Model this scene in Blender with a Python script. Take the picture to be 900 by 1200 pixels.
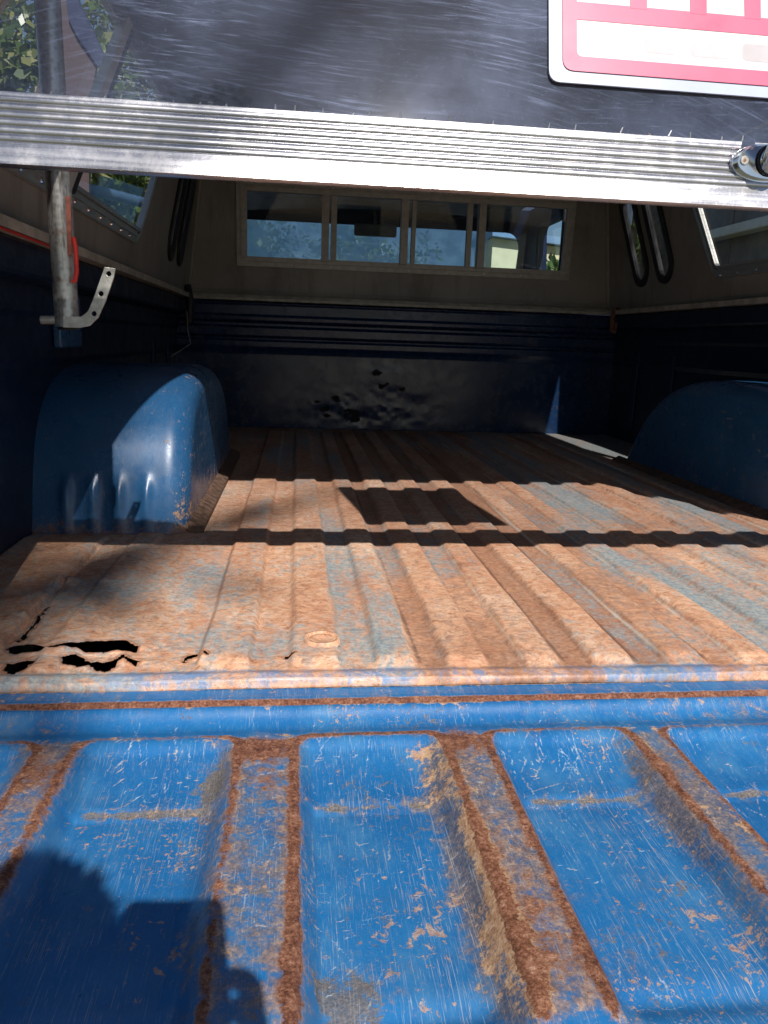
import bpy, bmesh, math, random
import numpy as np
from mathutils import Vector, Matrix
from mathutils.geometry import tessellate_polygon

for o in list(bpy.data.objects): bpy.data.objects.remove(o)
S = bpy.context.scene
COL = S.collection
random.seed(7)

# ------------------------------------------------------------------ camera
CAM = np.array([-.437, -.785, .37])          # origin: middle of the bed's rear edge, z = 0 at the bed floor
ROLL = math.radians(2.0); YAW = math.radians(6.7456); PITCH = math.radians(-12.548)
FWD = np.array([math.sin(YAW)*math.cos(PITCH), math.cos(YAW)*math.cos(PITCH), math.sin(PITCH)])
_r = np.array([math.cos(YAW), -math.sin(YAW), 0.]); _u = np.cross(_r, FWD)
RGT = _r*math.cos(ROLL) + _u*math.sin(ROLL); UPV = -_r*math.sin(ROLL) + _u*math.cos(ROLL)
cd = bpy.data.cameras.new('camera'); co = bpy.data.objects.new('camera', cd); COL.objects.link(co)
co.matrix_world = Matrix(((RGT[0], UPV[0], -FWD[0], CAM[0]), (RGT[1], UPV[1], -FWD[1], CAM[1]), (RGT[2], UPV[2], -FWD[2], CAM[2]), (0, 0, 0, 1)))
cd.sensor_fit = 'VERTICAL'; cd.sensor_height = 36; cd.sensor_width = 27; cd.lens = 27.0
cd.clip_start = .01; cd.clip_end = 600
S.camera = co

# ------------------------------------------------------------------ light
SUNV = Vector((-.15, 1., -.90)).normalized()      # the way sunlight travels
w = bpy.data.worlds.new('World'); S.world = w; w.use_nodes = True
nt = w.node_tree; nt.nodes.clear()
sky = nt.nodes.new('ShaderNodeTexSky'); sky.sky_type = 'NISHITA'; sky.sun_disc = False
sky.sun_elevation = math.asin(-SUNV.z); sky.sun_rotation = math.atan2(-SUNV.x, -SUNV.y)
sky.air_density = 1.0; sky.dust_density = .6
bg = nt.nodes.new('ShaderNodeBackground'); bg.inputs[1].default_value = .055
wo = nt.nodes.new('ShaderNodeOutputWorld')
nt.links.new(sky.outputs[0], bg.inputs[0]); nt.links.new(bg.outputs[0], wo.inputs[0])
ld = bpy.data.lights.new('sun', 'SUN'); ld.energy = 4.6; ld.angle = math.radians(.53); ld.color = (1., .955, .89)
lo = bpy.data.objects.new('sun', ld); COL.objects.link(lo); lo.location = (3, -12, 12)
lo.rotation_euler = SUNV.to_track_quat('-Z', 'Y').to_euler()
S.view_settings.view_transform = 'Standard'; S.view_settings.look = 'None'
S.view_settings.exposure = .5; S.view_settings.gamma = 1.0; S.view_settings.use_curve_mapping = False

GZ = -.78                                           # the ground

# pixel of the photograph -> point on a known plane
def ray(x, y): return FWD + RGT*(x-450)/900. - UPV*(y-600)/900.
def PZ(x, y, z=0.):
    d = ray(x, y); return CAM + d*((z-CAM[2])/d[2])
def PY(x, y, Y):
    d = ray(x, y); return CAM + d*((Y-CAM[1])/d[1])
def PXX(x, y, X):
    d = ray(x, y); return CAM + d*((X-CAM[0])/d[0])

# ------------------------------------------------------------------ object helpers
def put(o, parent=None):
    COL.objects.link(o)
    if parent is not None:
        o.parent = parent
        if parent.type == 'EMPTY': o.location = -Vector(parent.location)
    return o
def thing(name, label, cat, loc=(0, 0, 0), group=None):
    o = bpy.data.objects.new(name, None); o.empty_display_size = .1; o.location = loc; COL.objects.link(o)
    o['label'] = label; o['category'] = cat
    if group: o['group'] = group
    return o
def tag(o, label, cat, group=None):
    o['label'] = label; o['category'] = cat
    if group: o['group'] = group
    return o
def mob(name, V, Fc, mat, parent=None, smooth=False, attrs=None, sharp=None):
    me = bpy.data.meshes.new(name)
    if isinstance(V, np.ndarray) and isinstance(Fc, np.ndarray):
        me.vertices.add(len(V)); me.vertices.foreach_set('co', V.astype(np.float32).ravel())
        k = Fc.shape[1]; me.loops.add(Fc.size); me.loops.foreach_set('vertex_index', Fc.astype(np.int32).ravel())
        me.polygons.add(len(Fc)); me.polygons.foreach_set('loop_start', np.arange(0, Fc.size, k, dtype=np.int32))
        me.update(calc_edges=True); me.validate()
    else:
        me.from_pydata([tuple(map(float, v)) for v in V], [], [tuple(f) for f in Fc]); me.update()
        bm = bmesh.new(); bm.from_mesh(me); bmesh.ops.recalc_face_normals(bm, faces=bm.faces); bm.to_mesh(me); bm.free()
    if mat is not None: me.materials.append(mat)
    for k, a in (attrs or {}).items():
        at = me.attributes.new(k, 'FLOAT', 'POINT'); at.data.foreach_set('value', np.asarray(a, np.float32).ravel())
    if smooth:
        me.polygons.foreach_set('use_smooth', [True]*len(me.polygons))
        if sharp is not None: me.set_sharp_from_angle(angle=math.radians(sharp))
    return put(bpy.data.objects.new(name, me), parent)
def bevel(o, wd, seg=2):
    m = o.modifiers.new('bevel', 'BEVEL'); m.width = wd; m.segments = seg; m.limit_method = 'ANGLE'; m.angle_limit = math.radians(35)
    return o
def boxvf(a, b):
    x0, y0, z0 = a; x1, y1, z1 = b
    return ([(x0, y0, z0), (x1, y0, z0), (x1, y1, z0), (x0, y1, z0), (x0, y0, z1), (x1, y0, z1), (x1, y1, z1), (x0, y1, z1)],
            [(0, 3, 2, 1), (4, 5, 6, 7), (0, 1, 5, 4), (1, 2, 6, 5), (2, 3, 7, 6), (3, 0, 4, 7)])
def box(name, a, b, mat, parent=None, bv=.003):
    V, Fc = boxvf(a, b); o = mob(name, V, Fc, mat, parent)
    if bv: bevel(o, bv)
    return o
def tubevf(path, rad, n=16, cap=True):
    P = [Vector(p) for p in path]; V = []; Fc = []
    rs = rad if hasattr(rad, '__len__') else [rad]*len(P)
    prev = None
    for i, p in enumerate(P):
        t = (P[min(i+1, len(P)-1)] - P[max(i-1, 0)]).normalized()
        if prev is None:
            a = t.orthogonal().normalized()
        else:
            a = (prev - t*prev.dot(t)).normalized()
        prev = a; b = t.cross(a)
        for k in range(n):
            q = 2*math.pi*k/n; V.append(p + (a*math.cos(q) + b*math.sin(q))*rs[i])
    for i in range(len(P)-1):
        for k in range(n):
            k2 = (k+1) % n; Fc.append((i*n+k, i*n+k2, (i+1)*n+k2, (i+1)*n+k))
    if cap:
        Fc.append(tuple(range(n))[::-1]); Fc.append(tuple((len(P)-1)*n+k for k in range(n)))
    return V, Fc
def tube(name, path, rad, mat, parent=None, n=16):
    V, Fc = tubevf(path, rad, n); return mob(name, V, Fc, mat, parent, True, sharp=50)
def merge(*vfs):
    V = []; Fc = []
    for v, f in vfs:
        k = len(V); V += list(v); Fc += [tuple(i+k for i in q) for q in f]
    return V, Fc
def platevf(outer, holes, fn, t):
    """flat plate with holes; fn(u, v, w) -> xyz, w from 0 to t"""
    loops = [outer] + list(holes); pts = [p for l in loops for p in l]; n = len(pts)
    tris = tessellate_polygon([[Vector((p[0], p[1], 0)) for p in l] for l in loops])
    V = [fn(p[0], p[1], 0) for p in pts] + [fn(p[0], p[1], t) for p in pts]
    Fc = [tuple(f) for f in tris] + [tuple(i+n for i in f)[::-1] for f in tris]
    s = 0
    for l in loops:
        m = len(l)
        for i in range(m):
            a = s+i; b = s+(i+1) % m; Fc.append((a, b, b+n, a+n))
        s += m
    return V, Fc
def plate(name, outer, holes, fn, t, mat, parent=None):
    V, Fc = platevf(outer, holes, fn, t); return mob(name, V, Fc, mat, parent)
def rounded(poly, r, n=5):
    out = []; m = len(poly)
    for i in range(m):
        p = Vector(poly[i]); a = Vector(poly[i-1]); b = Vector(poly[(i+1) % m])
        ri = r[i] if hasattr(r, '__len__') else r
        ri = min(ri, (a-p).length*.45, (b-p).length*.45)
        d1 = (a-p).normalized(); d2 = (b-p).normalized()
        s = p + d1*ri; e = p + d2*ri
        for k in range(n+1):
            q = k/n; out.append(tuple(s*(1-q)**2 + p*2*q*(1-q) + e*q*q))
    return out
def inset(poly, d):
    m = len(poly); out = []
    ar = sum(poly[i][0]*poly[(i+1) % m][1]-poly[(i+1) % m][0]*poly[i][1] for i in range(m))
    sg = 1 if ar > 0 else -1
    for i in range(m):
        a = Vector(poly[i-1]); p = Vector(poly[i]); b = Vector(poly[(i+1) % m])
        e1 = (p-a).normalized(); e2 = (b-p).normalized()
        n1 = Vector((-e1.y, e1.x))*sg; n2 = Vector((-e2.y, e2.x))*sg
        nn = (n1+n2); nn = nn/(max(.3, nn.dot(n1)))
        out.append(tuple(p + nn*d))
    return out
def ellipse(cx, cy, a, b, n=20): return [(cx+a*math.cos(2*math.pi*k/n), cy+b*math.sin(2*math.pi*k/n)) for k in range(n)]
def extr_x(prof, x0, x1):
    """profile of (y, z) points, closed, extruded along X"""
    n = len(prof); V = [(x0, p[0], p[1]) for p in prof] + [(x1, p[0], p[1]) for p in prof]
    Fc = [(i, (i+1) % n, (i+1) % n+n, i+n) for i in range(n)]
    tr = tessellate_polygon([[Vector((p[0], p[1], 0)) for p in prof]])
    Fc += [tuple(f) for f in tr] + [tuple(i+n for i in f)[::-1] for f in tr]
    return V, Fc
def extr_y(prof, y0, y1):
    V, Fc = extr_x(prof, y0, y1); return [(v[1], v[0], v[2]) for v in V], Fc
def grid(xs, ys):
    nx, ny = len(xs), len(ys)
    X, Y = np.meshgrid(xs, ys)
    i = np.arange(ny-1)[:, None]*nx + np.arange(nx-1)[None, :]
    Fc = np.stack([i, i+1, i+1+nx, i+nx], -1).reshape(-1, 4)
    return X, Y, Fc
RT = np.random.RandomState(3).rand(256, 256)
def vnoise(x, y):
    xi = np.floor(x).astype(int); yi = np.floor(y).astype(int); fx = x-xi; fy = y-yi
    fx = fx*fx*(3-2*fx); fy = fy*fy*(3-2*fy)
    g = lambda a, b: RT[a % 256, b % 256]
    return (g(xi, yi)*(1-fx)+g(xi+1, yi)*fx)*(1-fy) + (g(xi, yi+1)*(1-fx)+g(xi+1, yi+1)*fx)*fy
def fbm(x, y, o=4):
    s = 0; a = .5; t = 0
    for k in range(o):
        s = s+a*vnoise(x*2**k+17.3*k, y*2**k+5.1*k); t += a; a *= .5
    return s/t
def sst(a, b, x):
    t = np.clip((x-a)/(b-a), 0, 1); return t*t*(3-2*t)
def inpoly(X, Y, poly):
    c = np.zeros(X.shape, bool); n = len(poly)
    for i in range(n):
        x1, y1 = poly[i]; x2, y2 = poly[(i+1) % n]
        if y1 == y2: continue
        m = ((y1 > Y) != (y2 > Y)) & (X < (x2-x1)*(Y-y1)/(y2-y1)+x1); c ^= m
    return c

# ------------------------------------------------------------------ materials
class NM:
    def __init__(s, name):
        s.m = bpy.data.materials.new(name); s.m.use_nodes = True; s.t = s.m.node_tree; s.t.nodes.clear()
        s.out = s.n('ShaderNodeOutputMaterial'); s._c = None
    def n(s, k): return s.t.nodes.new(k)
    def L(s, a, b): s.t.links.new(a, b)
    def set(s, sock, v):
        if isinstance(v, bpy.types.NodeSocket): s.L(v, sock)
        elif isinstance(v, (tuple, list)) and len(v) == 3 and sock.type == 'RGBA': sock.default_value = (*v, 1)
        else: sock.default_value = v
    def co(s):
        if s._c is None:
            s._c = s.n('ShaderNodeNewGeometry').outputs['Position']
        return s._c
    def mp(s, scale=(1, 1, 1), rot=(0, 0, 0), loc=(0, 0, 0), v=None):
        m = s.n('ShaderNodeMapping'); s.L(v or s.co(), m.inputs[0])
        m.inputs[1].default_value = loc; m.inputs[2].default_value = rot; m.inputs[3].default_value = scale
        return m.outputs[0]
    def noise(s, sc, det=4, v=None, rough=.55, dist=0.):
        k = s.n('ShaderNodeTexNoise'); s.L(v or s.co(), k.inputs['Vector'])
        k.inputs['Scale'].default_value = sc; k.inputs['Detail'].default_value = det
        k.inputs['Roughness'].default_value = rough; k.inputs['Distortion'].default_value = dist
        return k.outputs[0]
    def vor(s, sc, v=None, feat='F1'):
        k = s.n('ShaderNodeTexVoronoi'); k.feature = feat; s.L(v or s.co(), k.inputs['Vector']); k.inputs['Scale'].default_value = sc
        return k.outputs[0]
    def at(s, name):
        k = s.n('ShaderNodeAttribute'); k.attribute_name = name; return k.outputs['Fac']
    def M(s, op, a, b=0., c=None, clamp=False):
        k = s.n('ShaderNodeMath'); k.operation = op; k.use_clamp = clamp
        s.set(k.inputs[0], a); s.set(k.inputs[1], b)
        if c is not None: s.set(k.inputs[2], c)
        return k.outputs[0]
    def ss(s, x, a, b, lo=0., hi=1.):
        k = s.n('ShaderNodeMapRange'); k.interpolation_type = 'SMOOTHSTEP'
        s.set(k.inputs[0], x); k.inputs[1].default_value = a; k.inputs[2].default_value = b
        k.inputs[3].default_value = lo; k.inputs[4].default_value = hi
        return k.outputs[0]
    def ramp(s, x, stops):
        k = s.n('ShaderNodeValToRGB'); s.set(k.inputs[0], x); e = k.color_ramp.elements
        while len(e) < len(stops): e.new(.5)
        for el, (p, c) in zip(e, stops): el.position = p; el.color = (*c, 1)
        return k.outputs[0]
    def mix(s, f, a, b, mode='MIX'):
        k = s.n('ShaderNodeMix'); k.data_type = 'RGBA'; k.blend_type = mode
        s.set(k.inputs[0], f); s.set(k.inputs[6], a); s.set(k.inputs[7], b)
        return k.outputs[2]
    def bump(s, h, strength=.3, dist=.002):
        k = s.n('ShaderNodeBump'); k.inputs['Strength'].default_value = strength; k.inputs['Distance'].default_value = dist
        s.L(h, k.inputs['Height']); return k.outputs[0]
    def pr(s, color, rough=.5, metal=0., normal=None, **kw):
        p = s.n('ShaderNodeBsdfPrincipled')
        s.set(p.inputs['Base Color'], color); s.set(p.inputs['Roughness'], rough); s.set(p.inputs['Metallic'], metal)
        if normal is not None: s.L(normal, p.inputs['Normal'])
        for k, v in kw.items(): s.set(p.inputs[k.replace('_', ' ')], v)
        return p.outputs[0]
    def done(s, sh): s.L(sh, s.out.inputs[0]); return s.m

def simple(name, col, rough=.5, metal=0., var=.25, sc=30, bmp=.15):
    k = NM(name); n = k.noise(sc, 5)
    c = k.mix(k.ss(n, .3, .7), tuple(x*(1-var) for x in col), tuple(min(1, x*(1+var)) for x in col))
    return k.done(k.pr(c, k.ss(n, .2, .8, max(.02, rough-.08), rough+.1), metal, k.bump(k.noise(sc*6, 3), bmp, .001)))

def worn_paint(name, blue_a, blue_b, rough=.36, chips=.0, speck=0., wobk=1.0, fade=.5, scuff=.62):
    """old blue paint over primer and rust; the masks a_* come with the mesh"""
    k = NM(name)
    n1 = k.noise(7, 4); n2 = k.noise(62, 7, rough=.7); n3 = k.noise(420, 5, rough=.75); n4 = k.noise(22, 6, rough=.72); n5 = k.noise(150, 6, rough=.75)
    blue = k.mix(k.ss(n1, .3, .7), blue_a, blue_b)
    blue = k.mix(k.ss(n4, .48, .75, 0, .35), blue, tuple(x*.6+.02 for x in blue_a))
    blue = k.mix(k.ss(n3, .5, .8, 0, .22), blue, (.08, .17, .29))
    blue = k.mix(k.ss(k.noise(17, 6, k.mp((1, .6, 1), (0, 0, .4), (3, 1, 0)), .7), .46, .70, 0, fade), blue, (.06, .20, .37))
    blue = k.mix(k.ss(k.noise(700, 3, rough=.8), .52, .75, 0, fade*.7), blue, (.10, .22, .34))
    sc = None
    for i, (rz, sx, sy, th) in enumerate(((.3, 1100, 22, .66), (-.5, 1000, 26, .665), (1.35, 1100, 20, .66), (2.1, 1200, 34, .665), (.05, 1000, 14, .655), (1.0, 1200, 40, .66), (-1.1, 1300, 60, .66), (-.1, 1200, 10, .66))):
        v = k.mp((sx, sy, 60), (0, 0, rz), (i*3.1, i*1.7, 0))
        q = k.ss(k.noise(1, 2, v), th, th+.09)
        sc = q if sc is None else k.M('MAXIMUM', sc, q)
    sc = k.M('MULTIPLY', sc, k.ss(k.noise(9, 6, rough=.65), .38, .64, .12, 1.))
    wob = k.M('ADD', k.M('MULTIPLY', k.M('SUBTRACT', n2, .5), 1.7*wobk), k.M('MULTIPLY', k.M('SUBTRACT', n3, .5), .6*wobk))
    wob = k.M('ADD', wob, k.M('MULTIPLY', k.M('SUBTRACT', n5, .5), .8*wobk))
    def mask(a, lo=.42, hi=.58): return k.ss(k.M('ADD', k.at(a), wob), lo, hi)
    mg = mask('a_grey', .38, .66); mt = mask('a_tan', .40, .62); mr = mask('a_rust', .40, .60); ms = k.ss(k.M('ADD', k.at('a_scr'), k.M('MULTIPLY', k.M('SUBTRACT', n5, .5), 1.4)), .42, .85)
    if chips > 0:
        ch = k.ss(k.M('ADD', k.noise(38, 6, rough=.75), k.M('MULTIPLY', k.noise(9, 2), .35)), .90-chips, .93-chips)
        mt = k.M('MAXIMUM', mt, ch)
    if speck > 0:
        sp = k.ss(k.M('ADD', k.noise(95, 6, rough=.7, dist=.6), k.M('MULTIPLY', k.noise(8, 5, rough=.65), .75)), 1.06-speck, 1.11-speck)
        s2 = k.ss(k.M('ADD', k.noise(240, 5, rough=.7, dist=.5), k.M('MULTIPLY', k.noise(11, 5, k.mp((1, 1, 1), (0, 0, 0), (4, 9, 0)), .65), .75)), 1.05-speck, 1.10-speck)
        sp = k.M('MAXIMUM', sp, s2)
        mt = k.M('MAXIMUM', mt, k.M('MULTIPLY', sp, .75))
        sg_ = k.ss(k.M('ADD', k.noise(120, 6, k.mp((1, 1, 1), (0, 0, 0), (7, 3, 0)), .7, .6), k.M('MULTIPLY', k.noise(9, 4, k.mp((1, 1, 1), (0, 0, 0), (2, 5, 0)), .65), .75)), 1.05-speck, 1.11-speck)
        mg = k.M('MAXIMUM', mg, k.M('MULTIPLY', sg_, .8))
    grey = k.ramp(n3, [(.25, (.05, .045, .042)), (.45, (.13, .11, .095)), (.6, (.22, .18, .145)), (.75, (.30, .25, .2))])
    grey = k.mix(k.ss(n5, .45, .65, 0, .5), grey, (.10, .13, .17))
    tan = k.ramp(n5, [(.3, (.24, .115, .06)), (.45, (.42, .235, .125)), (.6, (.56, .37, .23)), (.75, (.66, .5, .36))])
    rust = k.ramp(k.M('ADD', k.M('MULTIPLY', k.noise(330, 7, rough=.8), .6), k.M('MULTIPLY', n2, .4)), [(.36, (.028, .012, .009)), (.44, (.10, .036, .020)), (.50, (.19, .075, .042)), (.57, (.31, .15, .095)), (.67, (.52, .34, .25))])
    bleed = k.ss(k.M('ADD', k.at('a_rust'), k.M('MULTIPLY', wob, .9)), .02, .55)
    stn = k.ss(k.M('ADD', k.at('a_stain'), k.M('MULTIPLY', wob, 1.15)), .18, .80)
    stc = k.ramp(k.M('ADD', k.M('MULTIPLY', n3, .5), k.M('MULTIPLY', n5, .5)), [(.36, (.045, .04, .042)), (.46, (.12, .095, .08)), (.54, (.22, .16, .12)), (.64, (.38, .27, .19))])
    c = k.mix(k.M('MULTIPLY', stn, .74), blue, stc)
    c = k.mix(k.M('MULTIPLY', bleed, .62), c, k.ramp(n5, [(.35, (.10, .05, .035)), (.5, (.26, .14, .09)), (.65, (.46, .30, .20))]))
    c = k.mix(k.M('MULTIPLY', mg, .8), c, grey); c = k.mix(k.M('MULTIPLY', sc, scuff), c, k.mix(k.ss(n4, .42, .58), (.36, .44, .50), (.50, .42, .32)))
    c = k.mix(k.M('MULTIPLY', mt, .92), c, tan); c = k.mix(k.M('MULTIPLY', ms, .62), c, k.mix(k.ss(n4, .45, .55), (.42, .50, .56), (.56, .43, .29))); c = k.mix(k.M('MULTIPLY', mr, .95), c, rust)
    bare = k.M('MAXIMUM', k.M('MAXIMUM', mg, mr), mt)
    ro = k.M('ADD', k.M('MULTIPLY', bare, .4), k.ss(n4, .3, .7, rough-.05, rough+.14), clamp=True)
    h = k.M('SUBTRACT', k.M('MULTIPLY', k.M('MULTIPLY', bare, n3), 1.5), k.M('MULTIPLY', bare, .7))
    h = k.M('ADD', h, k.M('ADD', k.M('MULTIPLY', n2, .16), k.M('MULTIPLY', n3, .08)))
    return k.done(k.pr(c, ro, 0., k.bump(h, .7, .0018), Specular_IOR_Level=k.ss(bare, 0, 1, .5, .12)))

M_TAIL = worn_paint('worn blue paint tailgate', (.007, .098, .275), (.012, .128, .33), .31, 0., .02)
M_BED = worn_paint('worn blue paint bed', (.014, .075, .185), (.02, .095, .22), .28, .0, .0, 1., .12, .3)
M_SHADEBED = worn_paint('worn bed paint darkened as shade', (.002, .008, .030), (.003, .011, .036), .36, .0, 0., 1., .0, .04)  # the same truck blue, darkened to paint in the shade on the bed sides

def floor_mat():
    k = NM('rusted bed floor')
    warp = k.n('ShaderNodeVectorMath'); warp.operation = 'MULTIPLY_ADD'
    wn = k.n('ShaderNodeTexNoise'); k.L(k.co(), wn.inputs['Vector']); wn.inputs['Scale'].default_value = 14; wn.inputs['Detail'].default_value = 3
    k.L(wn.outputs['Color'], warp.inputs[0]); warp.inputs[1].default_value = (.05, .05, .05); k.L(k.co(), warp.inputs[2]); wv = warp.outputs[0]
    n1 = k.noise(7, 5, k.mp((1, .45, 1)), .65); n2 = k.noise(55, 7, wv, .72); n3 = k.noise(300, 5, rough=.75); n4 = k.noise(24, 6, wv, .7)
    rip = k.noise(1, 5, k.mp((55, 95, 40), (0, 0, .3), v=wv), .68, 1.2); rip2 = k.noise(1, 4, k.mp((120, 210, 60), (0, 0, -.35), v=wv), .65, .8)
    base = k.ramp(k.M('ADD', k.M('MULTIPLY', n2, .5), k.M('MULTIPLY', n1, .5)),
                  [(.35, (.34, .165, .105)), (.43, (.55, .275, .165)), (.51, (.66, .375, .235)), (.60, (.74, .54, .41))])
    base = k.mix(k.ss(n4, .5, .72, 0, .55), base, (.62, .44, .30))
    base = k.mix(k.ss(rip, .36, .58, .45, 0.), base, (.25, .11, .06)); base = k.mix(k.ss(rip2, .54, .70, 0., .45), base, (.66, .47, .33))
    base = k.mix(k.ss(n3, .52, .72, 0, .5), base, (.26, .12, .07))
    dash = k.ss(k.noise(1, 4, k.mp((75, 150, 60), (0, 0, .2), (3, 3, 0), v=wv), .6, .6), .60, .68, 0, .6)
    base = k.mix(dash, base, (.22, .075, .035))
    fl = k.ss(k.noise(90, 7, wv, .8), .40, .50, .42, 0)
    base = k.mix(fl, base, (.16, .075, .045))
    wob = k.M('ADD', k.M('MULTIPLY', k.M('SUBTRACT', n2, .5), 1.6), k.M('ADD', k.M('MULTIPLY', k.M('SUBTRACT', n3, .5), .7), k.M('MULTIPLY', k.M('SUBTRACT', rip2, .5), .7)))
    mb = k.ss(k.M('ADD', k.at('a_brown'), wob), .35, .80)
    base = k.mix(k.M('MULTIPLY', mb, .70), base, k.ramp(k.noise(150, 6, rough=.75), [(.3, (.09, .042, .028)), (.47, (.22, .10, .06)), (.60, (.36, .18, .11)), (.75, (.50, .31, .21))]))
    mblue = k.ss(k.M('ADD', k.at('a_blue'), k.M('ADD', wob, k.M('MULTIPLY', k.M('SUBTRACT', k.noise(1, 5, k.mp((190, 26, 60), (0, 0, .05), v=wv), .7), .5), 1.1))), .18, .95)
    bl = k.ramp(k.noise(120, 6, rough=.75), [(.3, (.08, .125, .155)), (.45, (.17, .245, .285)), (.57, (.28, .355, .375)), (.70, (.48, .41, .33))])
    bl = k.mix(k.M('MULTIPLY', k.ss(k.at('a_fresh'), .1, .9), k.ss(n2, .35, .55)), bl, (.07, .19, .38))
    base = k.mix(k.M('MULTIPLY', mblue, .85), base, bl)
    base = k.mix(k.ss(k.M('ADD', k.at('a_dirt'), k.M('MULTIPLY', wob, .5)), .25, .9, 0, .7), base, (.10, .055, .038))
    base = k.mix(k.ss(k.M('ADD', k.at('a_pale'), k.M('MULTIPLY', wob, .35)), .25, .9, 0, .75), base, (.78, .66, .54))
    h = k.M('ADD', k.M('MULTIPLY', rip, .5), k.M('ADD', k.M('MULTIPLY', n3, .3), k.M('MULTIPLY', rip2, .4)))
    ro = k.ss(k.at('a_fresh'), 0, 1, .66, .30)
    return k.done(k.pr(base, ro, 0., k.bump(h, .6, .0022), Specular_IOR_Level=.3))
M_FLOOR = floor_mat()

def alu_mat(name, col=(.80, .80, .82), rough=.34):
    k = NM(name); n = k.noise(1, 4, k.mp((6, 260, 260))); g = k.noise(45, 5, rough=.7); d = k.noise(260, 3)
    c = k.mix(k.ss(g, .45, .75, 0, .55), col, (.55, .52, .50)); c = k.mix(k.ss(k.noise(1, 5, k.mp((9, 60, 60), (0, 0, 0), (3, 0, 0)), .7), .50, .72, 0, .5), c, (.36, .34, .33))
    return k.done(k.pr(c, k.M('ADD', k.ss(n, .3, .7, rough-.05, rough+.07), k.ss(g, .4, .8, 0, .16)), .92, k.bump(k.M('ADD', k.M('MULTIPLY', n, .5), d), .12, .0006)))
M_ALU = alu_mat('weathered aluminium', (.54, .535, .57), .27)
M_ALUTRIM = alu_mat('window aluminium', (.62, .6, .56), .38)
M_CHROME = simple('chrome', (.75, .75, .78), .12, 1., .06, 60, .05)
M_CANOPY = simple('canopy grey brown paint', (.27, .25, .222), .55, 0., .12, 14, .25)
def canopy_mat():
    k = NM('canopy lining'); n = k.noise(3.5, 6, rough=.65); st = k.noise(1, 5, k.mp((22, 22, 3)), .65); f = k.noise(160, 4, rough=.7)
    c = k.ramp(n, [(.3, (.19, .175, .155)), (.5, (.27, .25, .222)), (.7, (.33, .305, .265))])
    c = k.mix(k.ss(st, .52, .72, 0, .45), c, (.13, .105, .08)); c = k.mix(k.ss(f, .58, .75, 0, .4), c, (.12, .11, .10))
    return k.done(k.pr(c, .6, 0., k.bump(k.M('ADD', f, k.M('MULTIPLY', n, 2.)), .3, .0015)))
M_CANOPY = canopy_mat()
M_FRAME = simple('grey brown window frame', (.42, .39, .345), .45, .1, .15, 40, .1)
M_PALE = simple('pale flange', (.42, .38, .31), .6, 0, .25, 30, .3)
M_CREAMP = simple('cream hatch surround', (.5, .45, .37), .5, 0, .12, 20, .2)
M_RUBBER = simple('black rubber', (.015, .015, .017), .5, 0, .3, 60, .2)
M_RUST = simple('rusty steel', (.16, .075, .045), .8, 0, .5, 90, .6)
M_BROWNST = simple('brown flange steel', (.13, .075, .05), .7, 0, .5, 60, .5)
M_BLACK = simple('black underside', (.012, .011, .011), .8, 0, .3, 30, .2)
M_TYRE = simple('tyre', (.02, .02, .02), .75, 0, .2, 40, .3)
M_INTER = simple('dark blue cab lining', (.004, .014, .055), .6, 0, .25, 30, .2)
M_BODY = simple('blue body paint', (.02, .12, .34), .25, 0, .1, 10, .03)
M_RED = simple('red handle', (.55, .03, .02), .4, 0, .15, 60, .1)
M_ZINC = simple('zinc bracket', (.55, .52, .47), .42, .75, .3, 70, .3)

def galv():
    k = NM('galvanised tube'); n = k.vor(150); g = k.noise(1, 5, k.mp((70, 70, 9)), .65); r = k.noise(40, 5)
    c = k.mix(k.ss(n, .1, .6), (.38, .37, .35), (.56, .55, .52)); c = k.mix(k.ss(g, .50, .64), c, (.13, .11, .09))
    c = k.mix(k.ss(r, .60, .72, 0, .7), c, (.22, .10, .06))
    return k.done(k.pr(c, k.ss(g, .4, .7, .35, .62), .7, k.bump(g, .2, .001)))
M_GALV = galv()

def schlick(k, f0=.045):
    g_ = k.n('ShaderNodeNewGeometry'); d = k.n('ShaderNodeVectorMath'); d.operation = 'DOT_PRODUCT'
    k.L(g_.outputs['Normal'], d.inputs[0]); k.L(g_.outputs['Incoming'], d.inputs[1])
    q = k.M('SUBTRACT', 1., k.M('ABSOLUTE', d.outputs['Value']), clamp=True)
    return k.M('ADD', k.M('MULTIPLY', k.M('POWER', q, 5.), .9), f0, clamp=True)
def glass_mat(name, tint, refl=.06, haze=.0, hazecol=(.5, .52, .55), rough=.03):
    k = NM(name)
    tr = k.n('ShaderNodeBsdfTransparent'); tr.inputs[0].default_value = (*tint, 1)
    gl = k.n('ShaderNodeBsdfGlossy'); gl.inputs['Roughness'].default_value = rough; gl.inputs[0].default_value = (1, 1, 1, 1)
    df = k.n('ShaderNodeBsdfDiffuse'); df.inputs[0].default_value = (*hazecol, 1)
    m1 = k.n('ShaderNodeMixShader'); k.L(schlick(k, refl), m1.inputs[0]); k.L(tr.outputs[0], m1.inputs[1]); k.L(gl.outputs[0], m1.inputs[2])
    m2 = k.n('ShaderNodeMixShader'); k.set(m2.inputs[0], k.ss(k.noise(12, 5), .35, .7, haze*.4, haze*1.5)); k.L(m1.outputs[0], m2.inputs[1]); k.L(df.outputs[0], m2.inputs[2])
    return k.done(m2.outputs[0])
M_GLASS = glass_mat('window glass', (.88, .90, .90), .02, .003)
M_CABGLASS = glass_mat('cab glass', (.78, .86, .93), .03, .01, (.45, .6, .75))
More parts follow.
